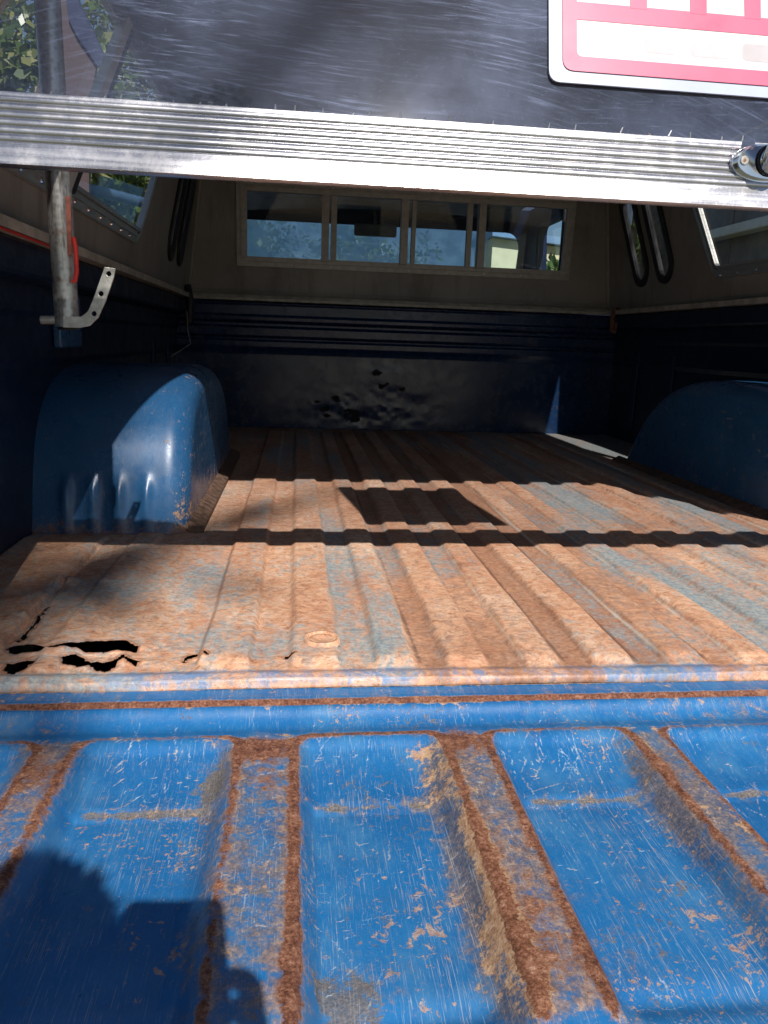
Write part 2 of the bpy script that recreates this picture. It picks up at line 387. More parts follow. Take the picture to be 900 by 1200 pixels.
def dusty_glow_screen():
    k = NM('dusty sky glow windscreen'); tr = k.n('ShaderNodeBsdfTransparent'); tr.inputs[0].default_value = (.62, .78, .92, 1)
    tl = k.n('ShaderNodeBsdfTranslucent'); tl.inputs[0].default_value = (.50, .80, .95, 1)  # dust tinted light blue to paint in the glow of the sky
    m = k.n('ShaderNodeMixShader'); sx = k.n('ShaderNodeSeparateXYZ'); k.L(k.co(), sx.inputs[0])
    k.set(m.inputs[0], k.M('MULTIPLY', k.ss(k.noise(7, 6, rough=.65), .35, .65, .68, .93), k.ss(sx.outputs[0], .60, .72, 1., .08))); k.L(tr.outputs[0], m.inputs[1]); k.L(tl.outputs[0], m.inputs[2])
    return k.done(m.outputs[0])
M_DUSTGLOW = dusty_glow_screen()
M_SLOT = glass_mat('grey slot pane', (.40, .40, .42), .05, .55, (.45, .45, .48), .2)

def acrylic():
    k = NM('scratched hatch acrylic')
    # sweeping wipe marks: coordinates bent round an arc, then strongly stretched noise
    pos = k.co()
    sx = k.n('ShaderNodeSeparateXYZ'); k.L(pos, sx.inputs[0]); X, Z = sx.outputs[0], sx.outputs[2]
    masks = None
    for i, (cx, cz, fr, fa, th, sel) in enumerate(((-.36, -.25, 330, 3.0, .60, 5), (-.30, 1.75, 300, 4.5, .62, 4), (-.33, 6.0, 420, 30., .63, 5))):
        dx = k.M('SUBTRACT', X, cx); dz = k.M('SUBTRACT', Z, cz)
        r = k.M('SQRT', k.M('ADD', k.M('MULTIPLY', dx, dx), k.M('MULTIPLY', dz, dz))); a = k.M('ARCTAN2', dz, dx)
        cb = k.n('ShaderNodeCombineXYZ'); k.set(cb.inputs[0], k.M('MULTIPLY', r, fr)); k.set(cb.inputs[1], k.M('MULTIPLY', a, fa*4)); cb.inputs[2].default_value = i*7.3
        q = k.ss(k.noise(1, 3, cb.outputs[0], .6), th-.10, th+.14)
        q = k.M('MULTIPLY', q, k.ss(k.noise(sel, 3, k.mp((1, 1, 1), (0, 0, 0), (i*4., 0, 0))), .38, .68))
        masks = q if masks is None else k.M('MAXIMUM', masks, q)
    dust_sky_haze = k.ss(k.noise(6, 5, rough=.6), .35, .75, .03, .115)
    fine = k.ss(k.noise(420, 2), .6, .8, 0, .06)
    f = k.M('ADD', k.M('ADD', k.M('MULTIPLY', masks, .20), dust_sky_haze), fine, clamp=True)
    tr = k.n('ShaderNodeBsdfTransparent'); tr.inputs[0].default_value = (.86, .87, .90, 1)
    gl = k.n('ShaderNodeBsdfGlossy'); gl.inputs['Roughness'].default_value = .035
    df0 = k.n('ShaderNodeBsdfDiffuse'); df0.inputs[0].default_value = (.33, .41, .70, 1); gs = k.n('ShaderNodeBsdfGlossy'); gs.inputs[0].default_value = (.38, .44, .62, 1); gs.inputs['Roughness'].default_value = .5  # sky reflection painted into the haze as a blue tint
    df = k.n('ShaderNodeMixShader'); df.inputs[0].default_value = .3; k.L(df0.outputs[0], df.inputs[1]); k.L(gs.outputs[0], df.inputs[2])
    m1 = k.n('ShaderNodeMixShader'); k.L(schlick(k, .085), m1.inputs[0]); k.L(tr.outputs[0], m1.inputs[1]); k.L(gl.outputs[0], m1.inputs[2])
    m2 = k.n('ShaderNodeMixShader'); k.L(f, m2.inputs[0]); k.L(m1.outputs[0], m2.inputs[1]); k.L(df.outputs[0], m2.inputs[2])
    return k.done(m2.outputs[0])
M_ACRYL = acrylic()

def leaf_mat(name, a, b, c):
    k = NM(name)
    oi = k.n('ShaderNodeNewGeometry'); rnd = oi.outputs['Random Per Island']
    col = k.ramp(rnd, [(.0, a), (.5, b), (1., c)])
    d = k.pr(col, .32, 0.)
    t = k.n('ShaderNodeBsdfTranslucent'); k.L(k.mix(.5, col, (.25, .35, .03)), t.inputs[0])
    m = k.n('ShaderNodeMixShader'); m.inputs[0].default_value = .3; k.L(d, m.inputs[1]); k.L(t.outputs[0], m.inputs[2])
    return k.done(m.outputs[0])
M_LEAF = leaf_mat('glossy leaves', (.025, .05, .015), (.08, .13, .03), (.30, .30, .11))
M_LEAF2 = leaf_mat('light green leaves', (.05, .10, .02), (.12, .2, .04), (.24, .3, .08))
M_BARK = simple('bark', (.11, .08, .06), .9, 0, .4, 18, .8)
M_MAROON = simple('purplish brown panel', (.055, .030, .034), .6, 0, .15, 6, .15)
M_NAVY = simple('dark blue edge', (.006, .014, .06), .4, 0, .15, 10, .1)
M_RAILB = simple('blue grey rail', (.05, .10, .18), .45, .1, .15, 12, .1)
M_BOARDS = simple('grey brown boards', (.17, .15, .14), .8, 0, .2, 8, .4)
M_BEAM = simple('pale beam', (.55, .54, .5), .6, 0, .1, 15, .2)
M_HOUSE = simple('cream wall', (.85, .69, .38), .8, 0, .08, 4, .2)
M_ROOF = simple('blue house roof', (.20, .30, .42), .6, 0, .15, 5, .2)

# ------------------------------------------------------------------ the setting
def ground_mat():
    k = NM('dry grass ground'); n = k.noise(3, 6); m = k.noise(60, 5)
    c = k.ramp(n, [(.3, (.10, .085, .05)), (.5, (.09, .10, .04)), (.7, (.16, .14, .08))]); c = k.mix(k.ss(m, .4, .7, 0, .6), c, (.05, .05, .025))
    return k.done(k.pr(c, .9, 0, k.bump(m, .6, .02)))
g = mob('ground', [(-300, -300, GZ), (300, -300, GZ), (300, 300, GZ), (-300, 300, GZ)], [(0, 1, 2, 3)], ground_mat()); g['kind'] = 'structure'

# ------------------------------------------------------------------ the truck
truck = thing('pickup_truck', 'old blue pickup truck with rusty ribbed bed and its tailgate lowered', 'pickup truck', (0, 1.2, GZ))

# --- bed floor: pressed ribs, rolled rear lip, rust holes
RIB = [(-.597, -.544), (-.544+.055, -.489+.055)]
edges_l = [-.640, -.597, -.544, -.489, -.438, -.385, -.335]
bounds = [(-.544, -.489), (-.438, -.385), (-.337, -.296), (-.255, -.210), (-.162, -.120), (-.075, -.029), (.019, .062), (.112, .153), (.204, .249)]
x_ = .296
while x_ < .60: bounds.append((x_, x_+.044)); x_ += .0915
xs = np.unique(np.concatenate([np.arange(-.92, -.86, .005), np.arange(-.86, -.48, .0017), np.arange(-.48, .92, .004), [.92]]).round(5))
ys = np.unique(np.concatenate([np.arange(.0105, .16, .0013), np.arange(.16, .8, .005), np.arange(.8, 2.48, .012), [2.48]]).round(5))
X, Y, Fc = grid(xs, ys)
def prof(X):
    r = np.zeros_like(X)
    for a, b in bounds:
        s = .0065; r = np.maximum(r, np.minimum(sst(a-s, a+s*.4, X), 1-sst(b-s*.4, b+s, X)))
    return r
n_big = fbm(X*6, Y*4, 3)
R = prof(X + .004*(fbm(X*0+3, Y*9, 2)-.5))
endf = sst(.034, .062, Y + .008*(fbm(X*20, Y*0, 2)-.5))*(1-sst(2.30, 2.36, Y))
flat = sst(-.66, -.60, X)
Z = .0085*R*endf*flat + .003*(n_big-.5) - .001
# faint ribs on the rusted-out left side
Z += .004*(sst(-.735, -.725, X)-sst(-.69, -.68, X))*endf
# rolled rear lip
lip = np.exp(-((Y-.0250)/.0085)**2); Z += .0034*lip*(.6+.8*fbm(X*9, Y*0+2, 2))
Z -= .009*(1-sst(.0105, .0135, Y + .0015*(fbm(X*7, Y*0+9, 2)-.5)))
# long seam of the left side strip
sx_ = -.781 + .004*(fbm(Y*14, Y*0+4, 3)-.5)
Z += .006*(1-sst(-.004, .004, X-sx_))*sst(.09, .12, Y)*(1-sst(.60, .66, Y))
Z -= .007*np.exp(-((X-sx_)/.0035)**2)*sst(.115, .14, Y)*(1-sst(.55, .60, Y))
# flakes of lifted metal
for (px, py, rx, ry, h) in ((60, 665, .02, .02, .007), (80, 682, .018, .012, .009), (123, 684, .012, .008, .005), (40, 725, .02, .012, .006)):
    p = PZ(px, py); Z += h*np.exp(-((X-p[0])/rx)**2-((Y-p[1])/ry)**2)*(.5+fbm(X*90, Y*90, 2))
holes_px = [[(10, 758), (35, 754), (50, 757), (65, 758.5), (100, 756), (112, 751), (148, 749.5), (160, 758), (158, 763.5), (100, 765.5), (60, 765.5), (10, 765)],
            [(3, 786), (12, 777), (30, 774), (42, 773), (35, 779), (25, 786), (17, 790)],
            [(73, 772), (90, 771), (101, 770), (104, 777), (120, 779), (132, 774), (140, 768), (145, 767), (152, 774), (166, 775), (160, 780), (148, 779), (142, 773), (136, 781), (127, 787), (112, 785), (104, 780), (76, 780)],
            [(215, 776), (221, 769), (232, 767), (240, 769.5), (246, 776.5), (238, 773), (230, 770.5), (222, 772.5), (217, 778)],
            [(336, 769.5), (343, 769.5), (342.5, 773), (337, 773)],
            [(18, 752), (30, 742), (44, 727), (56, 712), (58, 713), (46, 729), (32, 744), (21, 754)]]
hp = [[tuple(PZ(x, y)[:2]) for x, y in h] for h in holes_px]
jx = X + .010*(fbm(X*150, Y*150, 3)-.5); jy = Y + .007*(fbm(X*150+9, Y*150+4, 3)-.5)
hm = np.zeros(X.shape, bool); near = np.zeros(X.shape)
for h in hp:
    hm |= inpoly(jx, jy, h)
    cx = np.mean([p[0] for p in h]); cy = np.mean([p[1] for p in h])
for (px, py, rx, ry) in ((100, 762, .10, .02), (20, 781, .03, .012), (120, 777, .06, .014), (231, 772, .022, .012)):
    p = PZ(px, py); near = np.maximum(near, np.exp(-((X-p[0])/rx)**2-((Y-p[1])/ry)**2))
Z += near*.010*(fbm(X*45, Y*60, 3)-.35)
hb = hm.astype(float)
for _ in range(9): hb[1:-1, 1:-1] = (hb[:-2, 1:-1]+hb[2:, 1:-1]+hb[1:-1, :-2]+hb[1:-1, 2:]+hb[1:-1, 1:-1])/5
Z += .006*hb*(1-hb)*4*(fbm(X*70, Y*70, 2)-.3)
fv = hm.ravel()[Fc].sum(1); Fk = Fc[fv < 2]
# masks: brown rust round the holes and in the valleys, canopy shade painted brown towards the front, blue left in streaks along the ribs
sb = sorted([q for ab in bounds for q in ab]); sid = np.searchsorted(np.array(sb), X + .004*(fbm(X*0+3, Y*9, 2)-.5))
strip = vnoise(sid*7.37+.5, Y*2.3+sid*3.1)-.5
cen = sst(-.36, -.25, X)*(1-sst(.05, .25, X))
brown = .16 + .6*(vnoise(sid*5.1+20.5, Y*1.7+sid*2.7)-.5)*flat + .12*cen + (.22+.2*cen)*(1-R)*flat*sst(-.35, -.25, X) + .45*(fbm(X*5+3, Y*3, 3)-.5) + .2*sst(1.0, 1.7, Y)
pale = np.zeros_like(X)
for a, b in bounds: pale = np.maximum(pale, np.exp(-((X-a+.003)/.0028)**2)*.9)
pale *= endf*sst(-.45, -.2, X)*(.2+1.0*fbm(X*12, Y*6, 3)); pale = np.maximum(pale, .75*fbm(X*11, Y*0+3, 3)*np.exp(-((Y-.0150)/.0022)**2))  # worn rib edges and rolled lip, their highlight lines painted pale
dirt = np.zeros_like(X)
for a, b in bounds: dirt = np.maximum(dirt, np.exp(-((X-b-.0075)/.0045)**2))
dirt *= endf*sst(-.42, -.3, X)*(.25+.9*fbm(X*9+50, Y*5, 3)); dirt = np.maximum(dirt, .7*np.exp(-((Y-.046)/.006)**2)*fbm(X*15, Y*30, 3))
blue = .24 - .10*cen + .95*strip*flat*sst(-.6, -.5, X) + .7*(fbm(X*24+31, Y*3.2, 5)-.47) + .6*(fbm(X*8+7, Y*5, 3)-.52)
for (px, py, rx, ry, s) in ((345, 665, .05, .07, .5), (250, 670, .05, .06, .35), (215, 745, .06, .03, .35), (150, 690, .10, .08, .35), (280, 765, .05, .03, .42), (335, 750, .06, .05, .3), (440, 760, .03, .035, .5), (365, 770, .05, .02, .35), (520, 765, .02, .02, .4), (720, 660, .03, .12, .55), (790, 690, .035, .14, .6), (690, 590, .06, .25, .4), (860, 760, .05, .06, .5), (770, 740, .05, .05, .3), (60, 690, .06, .08, .3), (830, 640, .05, .2, .3), (640, 640, .08, .06, -.4), (560, 700, .08, .08, -.35), (460, 690, .06, .05, -.3)):
    p = PZ(px, py); blue += s*np.exp(-((X-p[0])/rx)**2-((Y-p[1])/ry)**2)
blue += .20*sst(.0, .25, X) + .10*(1-sst(-.62, -.55, X))
band_ = sst(.008, .014, Y)*(1-sst(.034, .044, Y))
fresh = np.clip(band_*1.2*(.35+.75*fbm(X*14, Y*0+21, 2)), 0, 1)*sst(-.70, -.58, X)
blue += .42*band_*(.5+fbm(X*13+4, Y*30, 3)); brown += 1.1*np.clip(hb*3, 0, 1); blue -= 1.0*np.clip(hb*3, 0, 1)*sst(-.70, -.55, X)
V = np.stack([X, Y, Z], -1).reshape(-1, 3)
floor = mob('bed_floor', V, Fk, M_FLOOR, truck, True, {'a_brown': brown, 'a_blue': blue, 'a_fresh': fresh, 'a_pale': pale, 'a_dirt': dirt})

m_ = floor.modifiers.new('sheet', 'SOLIDIFY'); m_.thickness = .0014; m_.offset = -1
# plug pressed into the floor
p = PZ(377, 748, .010)
ring = []
for r, zz in ((0, .004), (.011, .0055), (.0155, .0065), (.018, .0035), (.0185, .0085), (.0215, .0085), (.0235, .001)):
    ring.append([(p[0]+r*math.cos(2*math.pi*k/32), p[1]+r*math.sin(2*math.pi*k/32), zz+.0035) for k in range(32)])
V = [v for q in ring for v in q]; Fq = [(i*32+k, i*32+(k+1) % 32, (i+1)*32+(k+1) % 32, (i+1)*32+k) for i in range(len(ring)-1) for k in range(32)]
mob('floor_plug', V, Fq, M_FLOOR, truck, True)

# --- rear sill between floor and tailgate
xs = np.arange(-.86, .8601, .003)
t = np.array([(.030, -.016), (.016, -.0105), (.012, -.0105), (.008, -.0108), (.003, -.0112), (-.002, -.0115), (-.007, -.0115), (-.011, -.012), (-.0145, -.0135), (-.0175, -.018), (-.0185, -.05)])
sd = np.linspace(0, 1, 60); seg = np.linspace(0, 1, len(t)); ty = np.interp(sd, seg, t[:, 0]); tz = np.interp(sd, seg, t[:, 1])
XX, SS, Fq = grid(xs, np.arange(60)); TY = np.repeat(ty[:, None], len(xs), 1); TZ = np.repeat(tz[:, None], len(xs), 1)
sr = .85*(1-sst(-.0135, -.0085, TY)) + .35*(fbm(XX*8, TY*60, 3)-.5); st = .68*sst(.009, .012, TY) + .6*(fbm(XX*12+3, TY*50, 3)-.5) + .3*(1-sst(-.7, -.6, XX))
V = np.stack([XX, TY, TZ], -1).reshape(-1, 3)
mob('rear_sill', V, Fq, M_TAIL, truck, True, {'a_rust': sr, 'a_tan': st, 'a_grey': np.zeros_like(XX), 'a_scr': np.zeros_like(XX)})

# --- tailgate, lowered: stamped bays between ribs
ribs = [(-.679, -.643), (-.490, -.436), (-.287, -.243), (-.090, -.056), (.085, .120), (.272, .316), (.465, .519), (.672, .708)]
bays = [(ribs[i][1], ribs[i+1][0]) for i in range(len(ribs)-1)]; bays = [(-.79, -.679)] + bays + [(.708, .79)]
xs = np.unique(np.concatenate([np.arange(-.80, -.70, .004), np.arange(-.70, .10, .0013), np.arange(.10, .801, .004)]).round(5))
ys = np.unique(np.concatenate([np.arange(-.53, -.46, .004), np.arange(-.46, -.0215, .0013)]).round(5))
X, Y, Fc = grid(xs, ys)
Z = np.full(X.shape, -.017)
# rolled front edge, shallow trough
Z += .0095*np.exp(-((Y+.036)/.0095)**2) - .010*(1-sst(-.0185, -.012, -(-Y)))*0
Z -= .014*sst(-.0275, -.0215, Y)
Z -= .004*np.exp(-((Y+.060)/.012)**2)
sd_in = np.full(X.shape, 0.); ribdist = np.full(X.shape, 9.); inbay = np.zeros(X.shape)
wx = X + .0035*(fbm(X*12, Y*12, 3)-.5); wy = Y + .006*(fbm(X*10+8, Y*10, 3)-.5)
def bay_sd(a, b):
    r = .020; cx, hx = (a+b)/2, (b-a)/2-r; cy, hy = -.285, .205-r
    qx = np.abs(wx-cx)-hx; qy = np.abs(wy-cy)-hy
    return np.hypot(np.maximum(qx, 0), np.maximum(qy, 0)) + np.minimum(np.maximum(qx, qy), 0) - r
YC = -.172
bsd = np.full(X.shape, 9.)
for i, (a, b) in enumerate(bays):
    sd_ = bay_sd(a, b); bsd = np.where(np.abs(sd_) < np.abs(bsd), sd_, bsd)
    fx = sst(0, .020, -sd_)*(1-.35*sst(b-.032, b-.010, wx))
    far = .84*(1-(1-np.clip((-.080-wy)/.092, 0, 1))**2.2) + .16*(1-sst(YC-.010, YC+.002, wy))
    Z -= .025*fx*far
    inbay = np.maximum(inbay, sst(0, .006, -sd_))
    cg = np.exp(-((wy-YC)/.0050)**2)*sst(a+.015, a+.03, X)*(1-sst(b-.03, b-.012, X))
    Z -= .0020*cg
    c2 = np.exp(-((wy+.392)/.011)**2)*sst(a+.012, a+.03, X)*(1-sst(b-.025, b-.010, X)); Z -= .0045*c2
# ribs end in a cross groove near the outer edge
Z -= .010*(1-sst(-.450, -.405, wy))*(1-inbay)*sst(-.47, -.45, wy)
Z += .0012*(fbm(X*14, Y*14, 3)-.5)
def E(d, wd): return np.exp(-(d/wd)**2)
rust = np.full(X.shape, -.15) + .25*(fbm(X*9+2, Y*9, 3)-.5); tan = np.full(X.shape, -.08) + .62*(fbm(X*17+5, Y*17, 4)-.5); grey = np.full(X.shape, -.2) + .5*(fbm(X*11+15, Y*11+3, 4)-.5)
scr = np.zeros(X.shape)
al = (1-sst(-.095, -.07, Y))*sst(-.43, -.41, Y)
estr = {-.679: .50, -.643: .60, -.490: .70, -.436: .80, -.287: .85, -.243: .82, -.090: .85, -.056: .6, .085: .6, .120: .6}
for x0, s in estr.items():
    modw = .65+.7*fbm(Y*8+x0*40, Y*0+x0*9, 3)
    ed_ = E(bsd, .0050)*E(wx-x0, .022); rust += s*(.80*ed_+.22*E(wx-x0, .011))*al*modw*1.12
    tan += .35*E(wx-x0, .011)*al*modw
# lower end of the ribs rusts through
for (a, b), s in zip(ribs[:5], (.22, .12, .26, .10, .15)):
    ins = sst(a-.004, a+.006, wx)*(1-sst(b-.006, b+.004, wx)); rust += s*ins*al*(.4+1.1*fbm(X*25, Y*14, 3)); grey += .38*ins*al
top = E(np.minimum(bsd, 0)+np.maximum(bsd, 0), .0045)*sst(-.105, -.09, wy); rust += top*(.35+.5*sst(-.47, -.42, X)*(1-sst(-.30, -.26, X))+.35*fbm(X*10, Y*0, 2)); tan += .3*E(wy+.080, .008)
tan += .35*sst(-.07, -.045, Y)*(fbm(X*9+30, Y*30, 4)*1.5-.4)
rust += .95*(1-sst(-.0195, -.0165, -(-Y)))*0 + .95*sst(-.0300, -.0255, Y)
tan += .45*E(Y+.034, .0040)*(fbm(X*16+3, Y*0, 3)*1.6)
for a, b in bays:
    cg = np.exp(-((wy-YC)/.0055)**2)*sst(a+.015, a+.03, X)*(1-sst(b-.03, b-.012, X)); c2 = np.exp(-((wy+.392)/.011)**2)*sst(a+.012, a+.03, X)*(1-sst(b-.025, b-.010, X)); grey += .35*c2
    grey += .95*cg; tan += .2*cg; rust += .35*cg*fbm(X*20, Y*20, 3)
def blob(arr, px, py, rx, ry, s, rot=0.):
    q = PZ(px, py, -.03); dx = X-q[0]; dy = Y-q[1]; c_, s_ = math.cos(rot), math.sin(rot)
    arr += s*np.exp(-((dx*c_+dy*s_)/rx)**2-((-dx*s_+dy*c_)/ry)**2)
for b in ((310, 890, .026, .026, .95), (312, 930, .02, .03, .45), (340, 1120, .008, .1, .25), (330, 1165, .016, .03, .35), (540, 880, .02, .03, .7), (575, 985, .016, .04, .25), (612, 1060, .016, .05, .28), (640, 1130, .020, .04, .38), (600, 1150, .016, .05, .32), (700, 1150, .012, .03, .3), (50, 920, .015, .03, .4), (785, 915, .01, .03, .4)): blob(rust, *b)
for b in ((505, 915, .022, .03, .7), (480, 890, .018, .015, .35), (560, 1000, .012, .06, .6), (590, 1110, .018, .06, .55), (500, 885, .02, .012, .4), (245, 880, .02, .01, .2), (130, 890, .012, .02, .45), (720, 885, .03, .012, .25), (700, 1030, .02, .01, .3), (265, 870, .01, .02, .3), (385, 870, .012, .006, .35), (650, 870, .03, .006, .3), (410, 990, .012, .01, .5), (500, 1140, .008, .014, .5)): blob(tan, *b)
for b in ((255, 915, .016, .035, .85), (235, 925, .02, .02, .5), (515, 900, .018, .03, .75), (420, 1145, .035, .022, .75), (395, 1160, .02, .02, .5), (805, 1025, .012, .012, .75), (715, 1085, .018, .012, .7), (780, 1100, .022, .018, .75), (760, 1060, .012, .012, .55), (690, 1035, .03, .01, .45), (640, 1010, .012, .012, .3), (780, 940, .02, .05, .25), (215, 960, .06, .008, .3)): blob(grey, *b)
stain = .32*sst(-.078, -.05, Y)*fbm(X*6+2, Y*20, 3)*1.3 + .25*sst(-.25, .05, X)*sst(-.075, -.06, Y) - .05 + .75*(fbm(X*7+40, Y*9+3, 5)-.5)
for x0, s_ in estr.items(): stain += .42*s_*E(wx-x0, .016)*al
for (a, b) in ribs[:5]:
    ins = sst(a-.004, a+.006, wx)*(1-sst(b-.006, b+.004, wx)); stain += .58*ins*al; tan += .14*ins*al
for a, b in bays:
    stain += .42*sst(b-.045, b-.012, X)*(1-sst(b-.004, b+.002, X))*al*(1-sst(-.30, -.16, -Y*-1)*.0) + .45*E(wy-YC, .012)*sst(a+.01, a+.03, X)*(1-sst(b-.03, b-.01, X))
for b in ((255, 915, .02, .04, .5), (515, 905, .025, .035, .6), (420, 1145, .05, .03, .5), (560, 1050, .02, .10, .45), (715, 1085, .03, .02, .4), (780, 1100, .04, .03, .4), (690, 1035, .05, .02, .3), (60, 900, .03, .04, .4), (400, 900, .03, .01, .3), (785, 935, .02, .06, .4), (210, 925, .05, .02, .25)): blob(stain, *b)
# individual scratches
stain -= .08
rs = np.random.RandomState(11); dx_ = .0013
xi0 = np.searchsorted(xs, -.70)
yi0 = np.searchsorted(ys, -.46)
def stroke(x, y, ang, ln, wdt, s, curve):
    n = int(ln/.0006)+2; a = ang
    for k in range(n):
        x += .0006*math.cos(a); y += .0006*math.sin(a); a += curve*.0006
        i = int(round((x+.70)/dx_))+xi0; j = int(round((y+.46)/dx_))+yi0
        if 0 <= i < len(xs) and 0 <= j < len(ys):
            f = s*math.sin(math.pi*(k+.5)/n)**.4
            scr[j, i] = max(scr[j, i], f)
            if wdt > 1 and i+1 < len(xs): scr[j, i+1] = max(scr[j, i+1], f*.8)
for k in range(1500):
    x = rs.uniform(-.70, .09); y = -.09-.35*rs.rand()
    if fbm(np.array([x*9.]), np.array([y*9.]), 2)[0] < .46: continue
    kind = rs.rand()
    if kind < .50: stroke(x, y, math.pi/2+rs.normal(0, .20), rs.uniform(.02, .13), 1, rs.uniform(.38, .66), rs.normal(0, 2))
    elif kind < .75: stroke(x, y, rs.uniform(0, math.pi), rs.uniform(.01, .06), 1, rs.uniform(.40, .70), rs.normal(0, 5))
    else: stroke(x, y, rs.normal(0, .35), rs.uniform(.003, .012), 1, rs.uniform(.6, .9), rs.normal(0, 20))
for k in range(34):     # tan nicks under the far edge of the third bay
    q = PZ(rs.uniform(585, 720), rs.uniform(864, 892), -.02); stroke(q[0], q[1], math.pi/2+rs.normal(0, .35), rs.uniform(.005, .014), 1, .8, rs.normal(0, 10))
for k in range(16):
    q = PZ(rs.uniform(120, 170), rs.uniform(868, 930), -.02); stroke(q[0], q[1], 1.0+rs.normal(0, .3), rs.uniform(.008, .02), 1, .75, rs.normal(0, 10))
V = np.stack([X, Y, Z], -1).reshape(-1, 3)
tg = mob('tailgate', V, Fc, M_TAIL, truck, True, {'a_rust': rust, 'a_tan': tan, 'a_grey': grey, 'a_scr': scr, 'a_stain': stain})
tg['label'] = 'lowered tailgate, scratched blue paint with rusty ribs'
mob('tailgate_skin', *boxvf((-.80, -.528, -.085), (.80, -.02, -.052)), M_BODY, truck)
for s in (-1, 1): box('tailgate_edge', (s*.80-.004, -.53, -.084), (s*.80+.004, -.016, -.018), M_BODY, truck, 0)
box('tailgate_edge', (-.80, -.537, -.084), (.80, -.5285, -.016), M_BODY, truck, 0)
# chips of flaked paint lying proud on the second bay
q = PZ(890+10, 962, -.018)
mob('bump_stop', *tubevf([(q[0], q[1], -.060), (q[0], q[1], -.040)], .0035, 10), M_BLACK, truck)

# --- wheel arches
def arch(sgn):
    xo, xi, r = .925, .637, .045
    yc, L, H = 1.150, .495, .300
    th = np.linspace(0, math.pi, 90)
    def shape(d):
        # d = inset for the rounded shoulder
        e = 2/4.2
        yy = yc - np.sign(np.cos(th))*np.abs(np.cos(th))**e*(L-d)
        zz = np.abs(np.sin(th))**(2/3.6)*(H-d)
        yy = yy + np.where(yy > yc, -(zz/H)*.20, (zz/H)*.06)
        return yy, zz
    xs_ = list(np.linspace(xo, xi+r, 60)); rows = []; rr = []
    for x in xs_: rows.append((x, 0.))
    for a in np.linspace(.15, math.pi/2, 9): rows.append((xi+r-r*math.sin(a), r*(1-math.cos(a))))
    Vv = []
    for x, d in rows:
        yy, zz = shape(d)
        b = sum(np.exp(-((x-c)/.010)**2) for c in (.860, .812, .765, .715))
        bulge = .010*b*np.where(yy < yc, sst(.012, .03, zz)*(1-sst(.075, .115, zz)), 0)
        for y, z, bb in zip(yy, zz, bulge): Vv.append((sgn*x, y-bb, z))
    n = len(th); Fq = []
    for i in range(len(rows)-1):
        for k in range(n-1):
            f = (i*n+k, i*n+k+1, (i+1)*n+k+1, (i+1)*n+k); Fq.append(f if sgn < 0 else f[::-1])
    base = (len(rows)-1)*n
    capv = [Vector((Vv[base+k][1], Vv[base+k][2], 0)) for k in range(n)]
    for f in tessellate_polygon([capv]): Fq.append(tuple(base+i for i in f))
    Va = np.array(Vv)
    fx, fz = Va[:, 0]*1., Va[:, 2]
    tn = .05+.55*(fbm(Va[:, 0]*14, Va[:, 2]*14+Va[:, 1]*9, 4)-.5)
    low = (1-sst(.0, .09, fz))
    tn = tn - (.9 if sgn > 0 else .02) + .25*low*sst(-.73, -.66, fx) + .15*sst(-.7, -.645, fx)
    ru = (-.15 if sgn < 0 else -.8)+.6*(1-sst(.0, .03, fz)) + .3*(fbm(Va[:, 0]*9+4, Va[:, 1]*9, 3)-.5)
    o = mob('wheel_arch', Vv, Fq, M_BED, truck, True, {'a_tan': tn, 'a_rust': ru, 'a_grey': -.25+.2*low, 'a_scr': np.full(len(Vv), -.4), 'a_stain': np.full(len(Vv), -.45 if sgn < 0 else -.9)}, sharp=60)
    # flange along the foot of the arch
    a = sgn*.640; b = sgn*.612
    V_, F_ = extr_y([(a, -.004), (a, .022), (a-sgn*.004, .023), (b+sgn*.006, .013), (b, .010), (b, -.004)], .67, 1.66)
    mob('arch_flange', V_, F_, M_BROWNST, truck)
    return o
arch(-1); arch(1)

# --- bed sides and rear posts
for s in (-1, 1):
    pr = [(.920, -.03), (.920, .30), (.914, .315), (.914, .39), (.905, .40), (.905, .445), (.872, .452), (.868, .458), (.868, .502), (.872, .507), (.995, .507), (1.005, .49), (1.012, .25), (1.0, .0), (.985, -.35), (.965, -.35), (.975, -.05)]
    V_, F_ = extr_y([(s*a, b) for a, b in pr], -.002, 2.47)
    xsn = len(V_)
    o = mob('bed_side', V_, F_, M_SHADEBED, truck, attrs={k: np.full(xsn, v) for k, v in (('a_tan', -1.), ('a_rust', -1.), ('a_grey', -.9), ('a_scr', -1.), ('a_stain', -1.))})
    # pressed ribs down the inside wall
    for yy in (.18, .42, 1.9, 2.2): bevel(box('side_rib', (min(s*.922, s*.910), yy, .05), (max(s*.922, s*.910), yy+.05, .36), M_INTER, truck, 0), .006)
    bevel(box('rear_post', (min(s*.93, s*.805), .0, -.03), (max(s*.93, s*.805), .055, .505), M_INTER, truck, 0), .012)
    box('outer_skin', (min(s*1.018, s*1.013), .0, -.34), (max(s*1.018, s*1.013), 2.47, .48), M_BODY, truck, 0)
bevel(box('latch_plate', (-.912, .82, .335), (-.896, .97, .44), M_BED, truck, 0), .004)

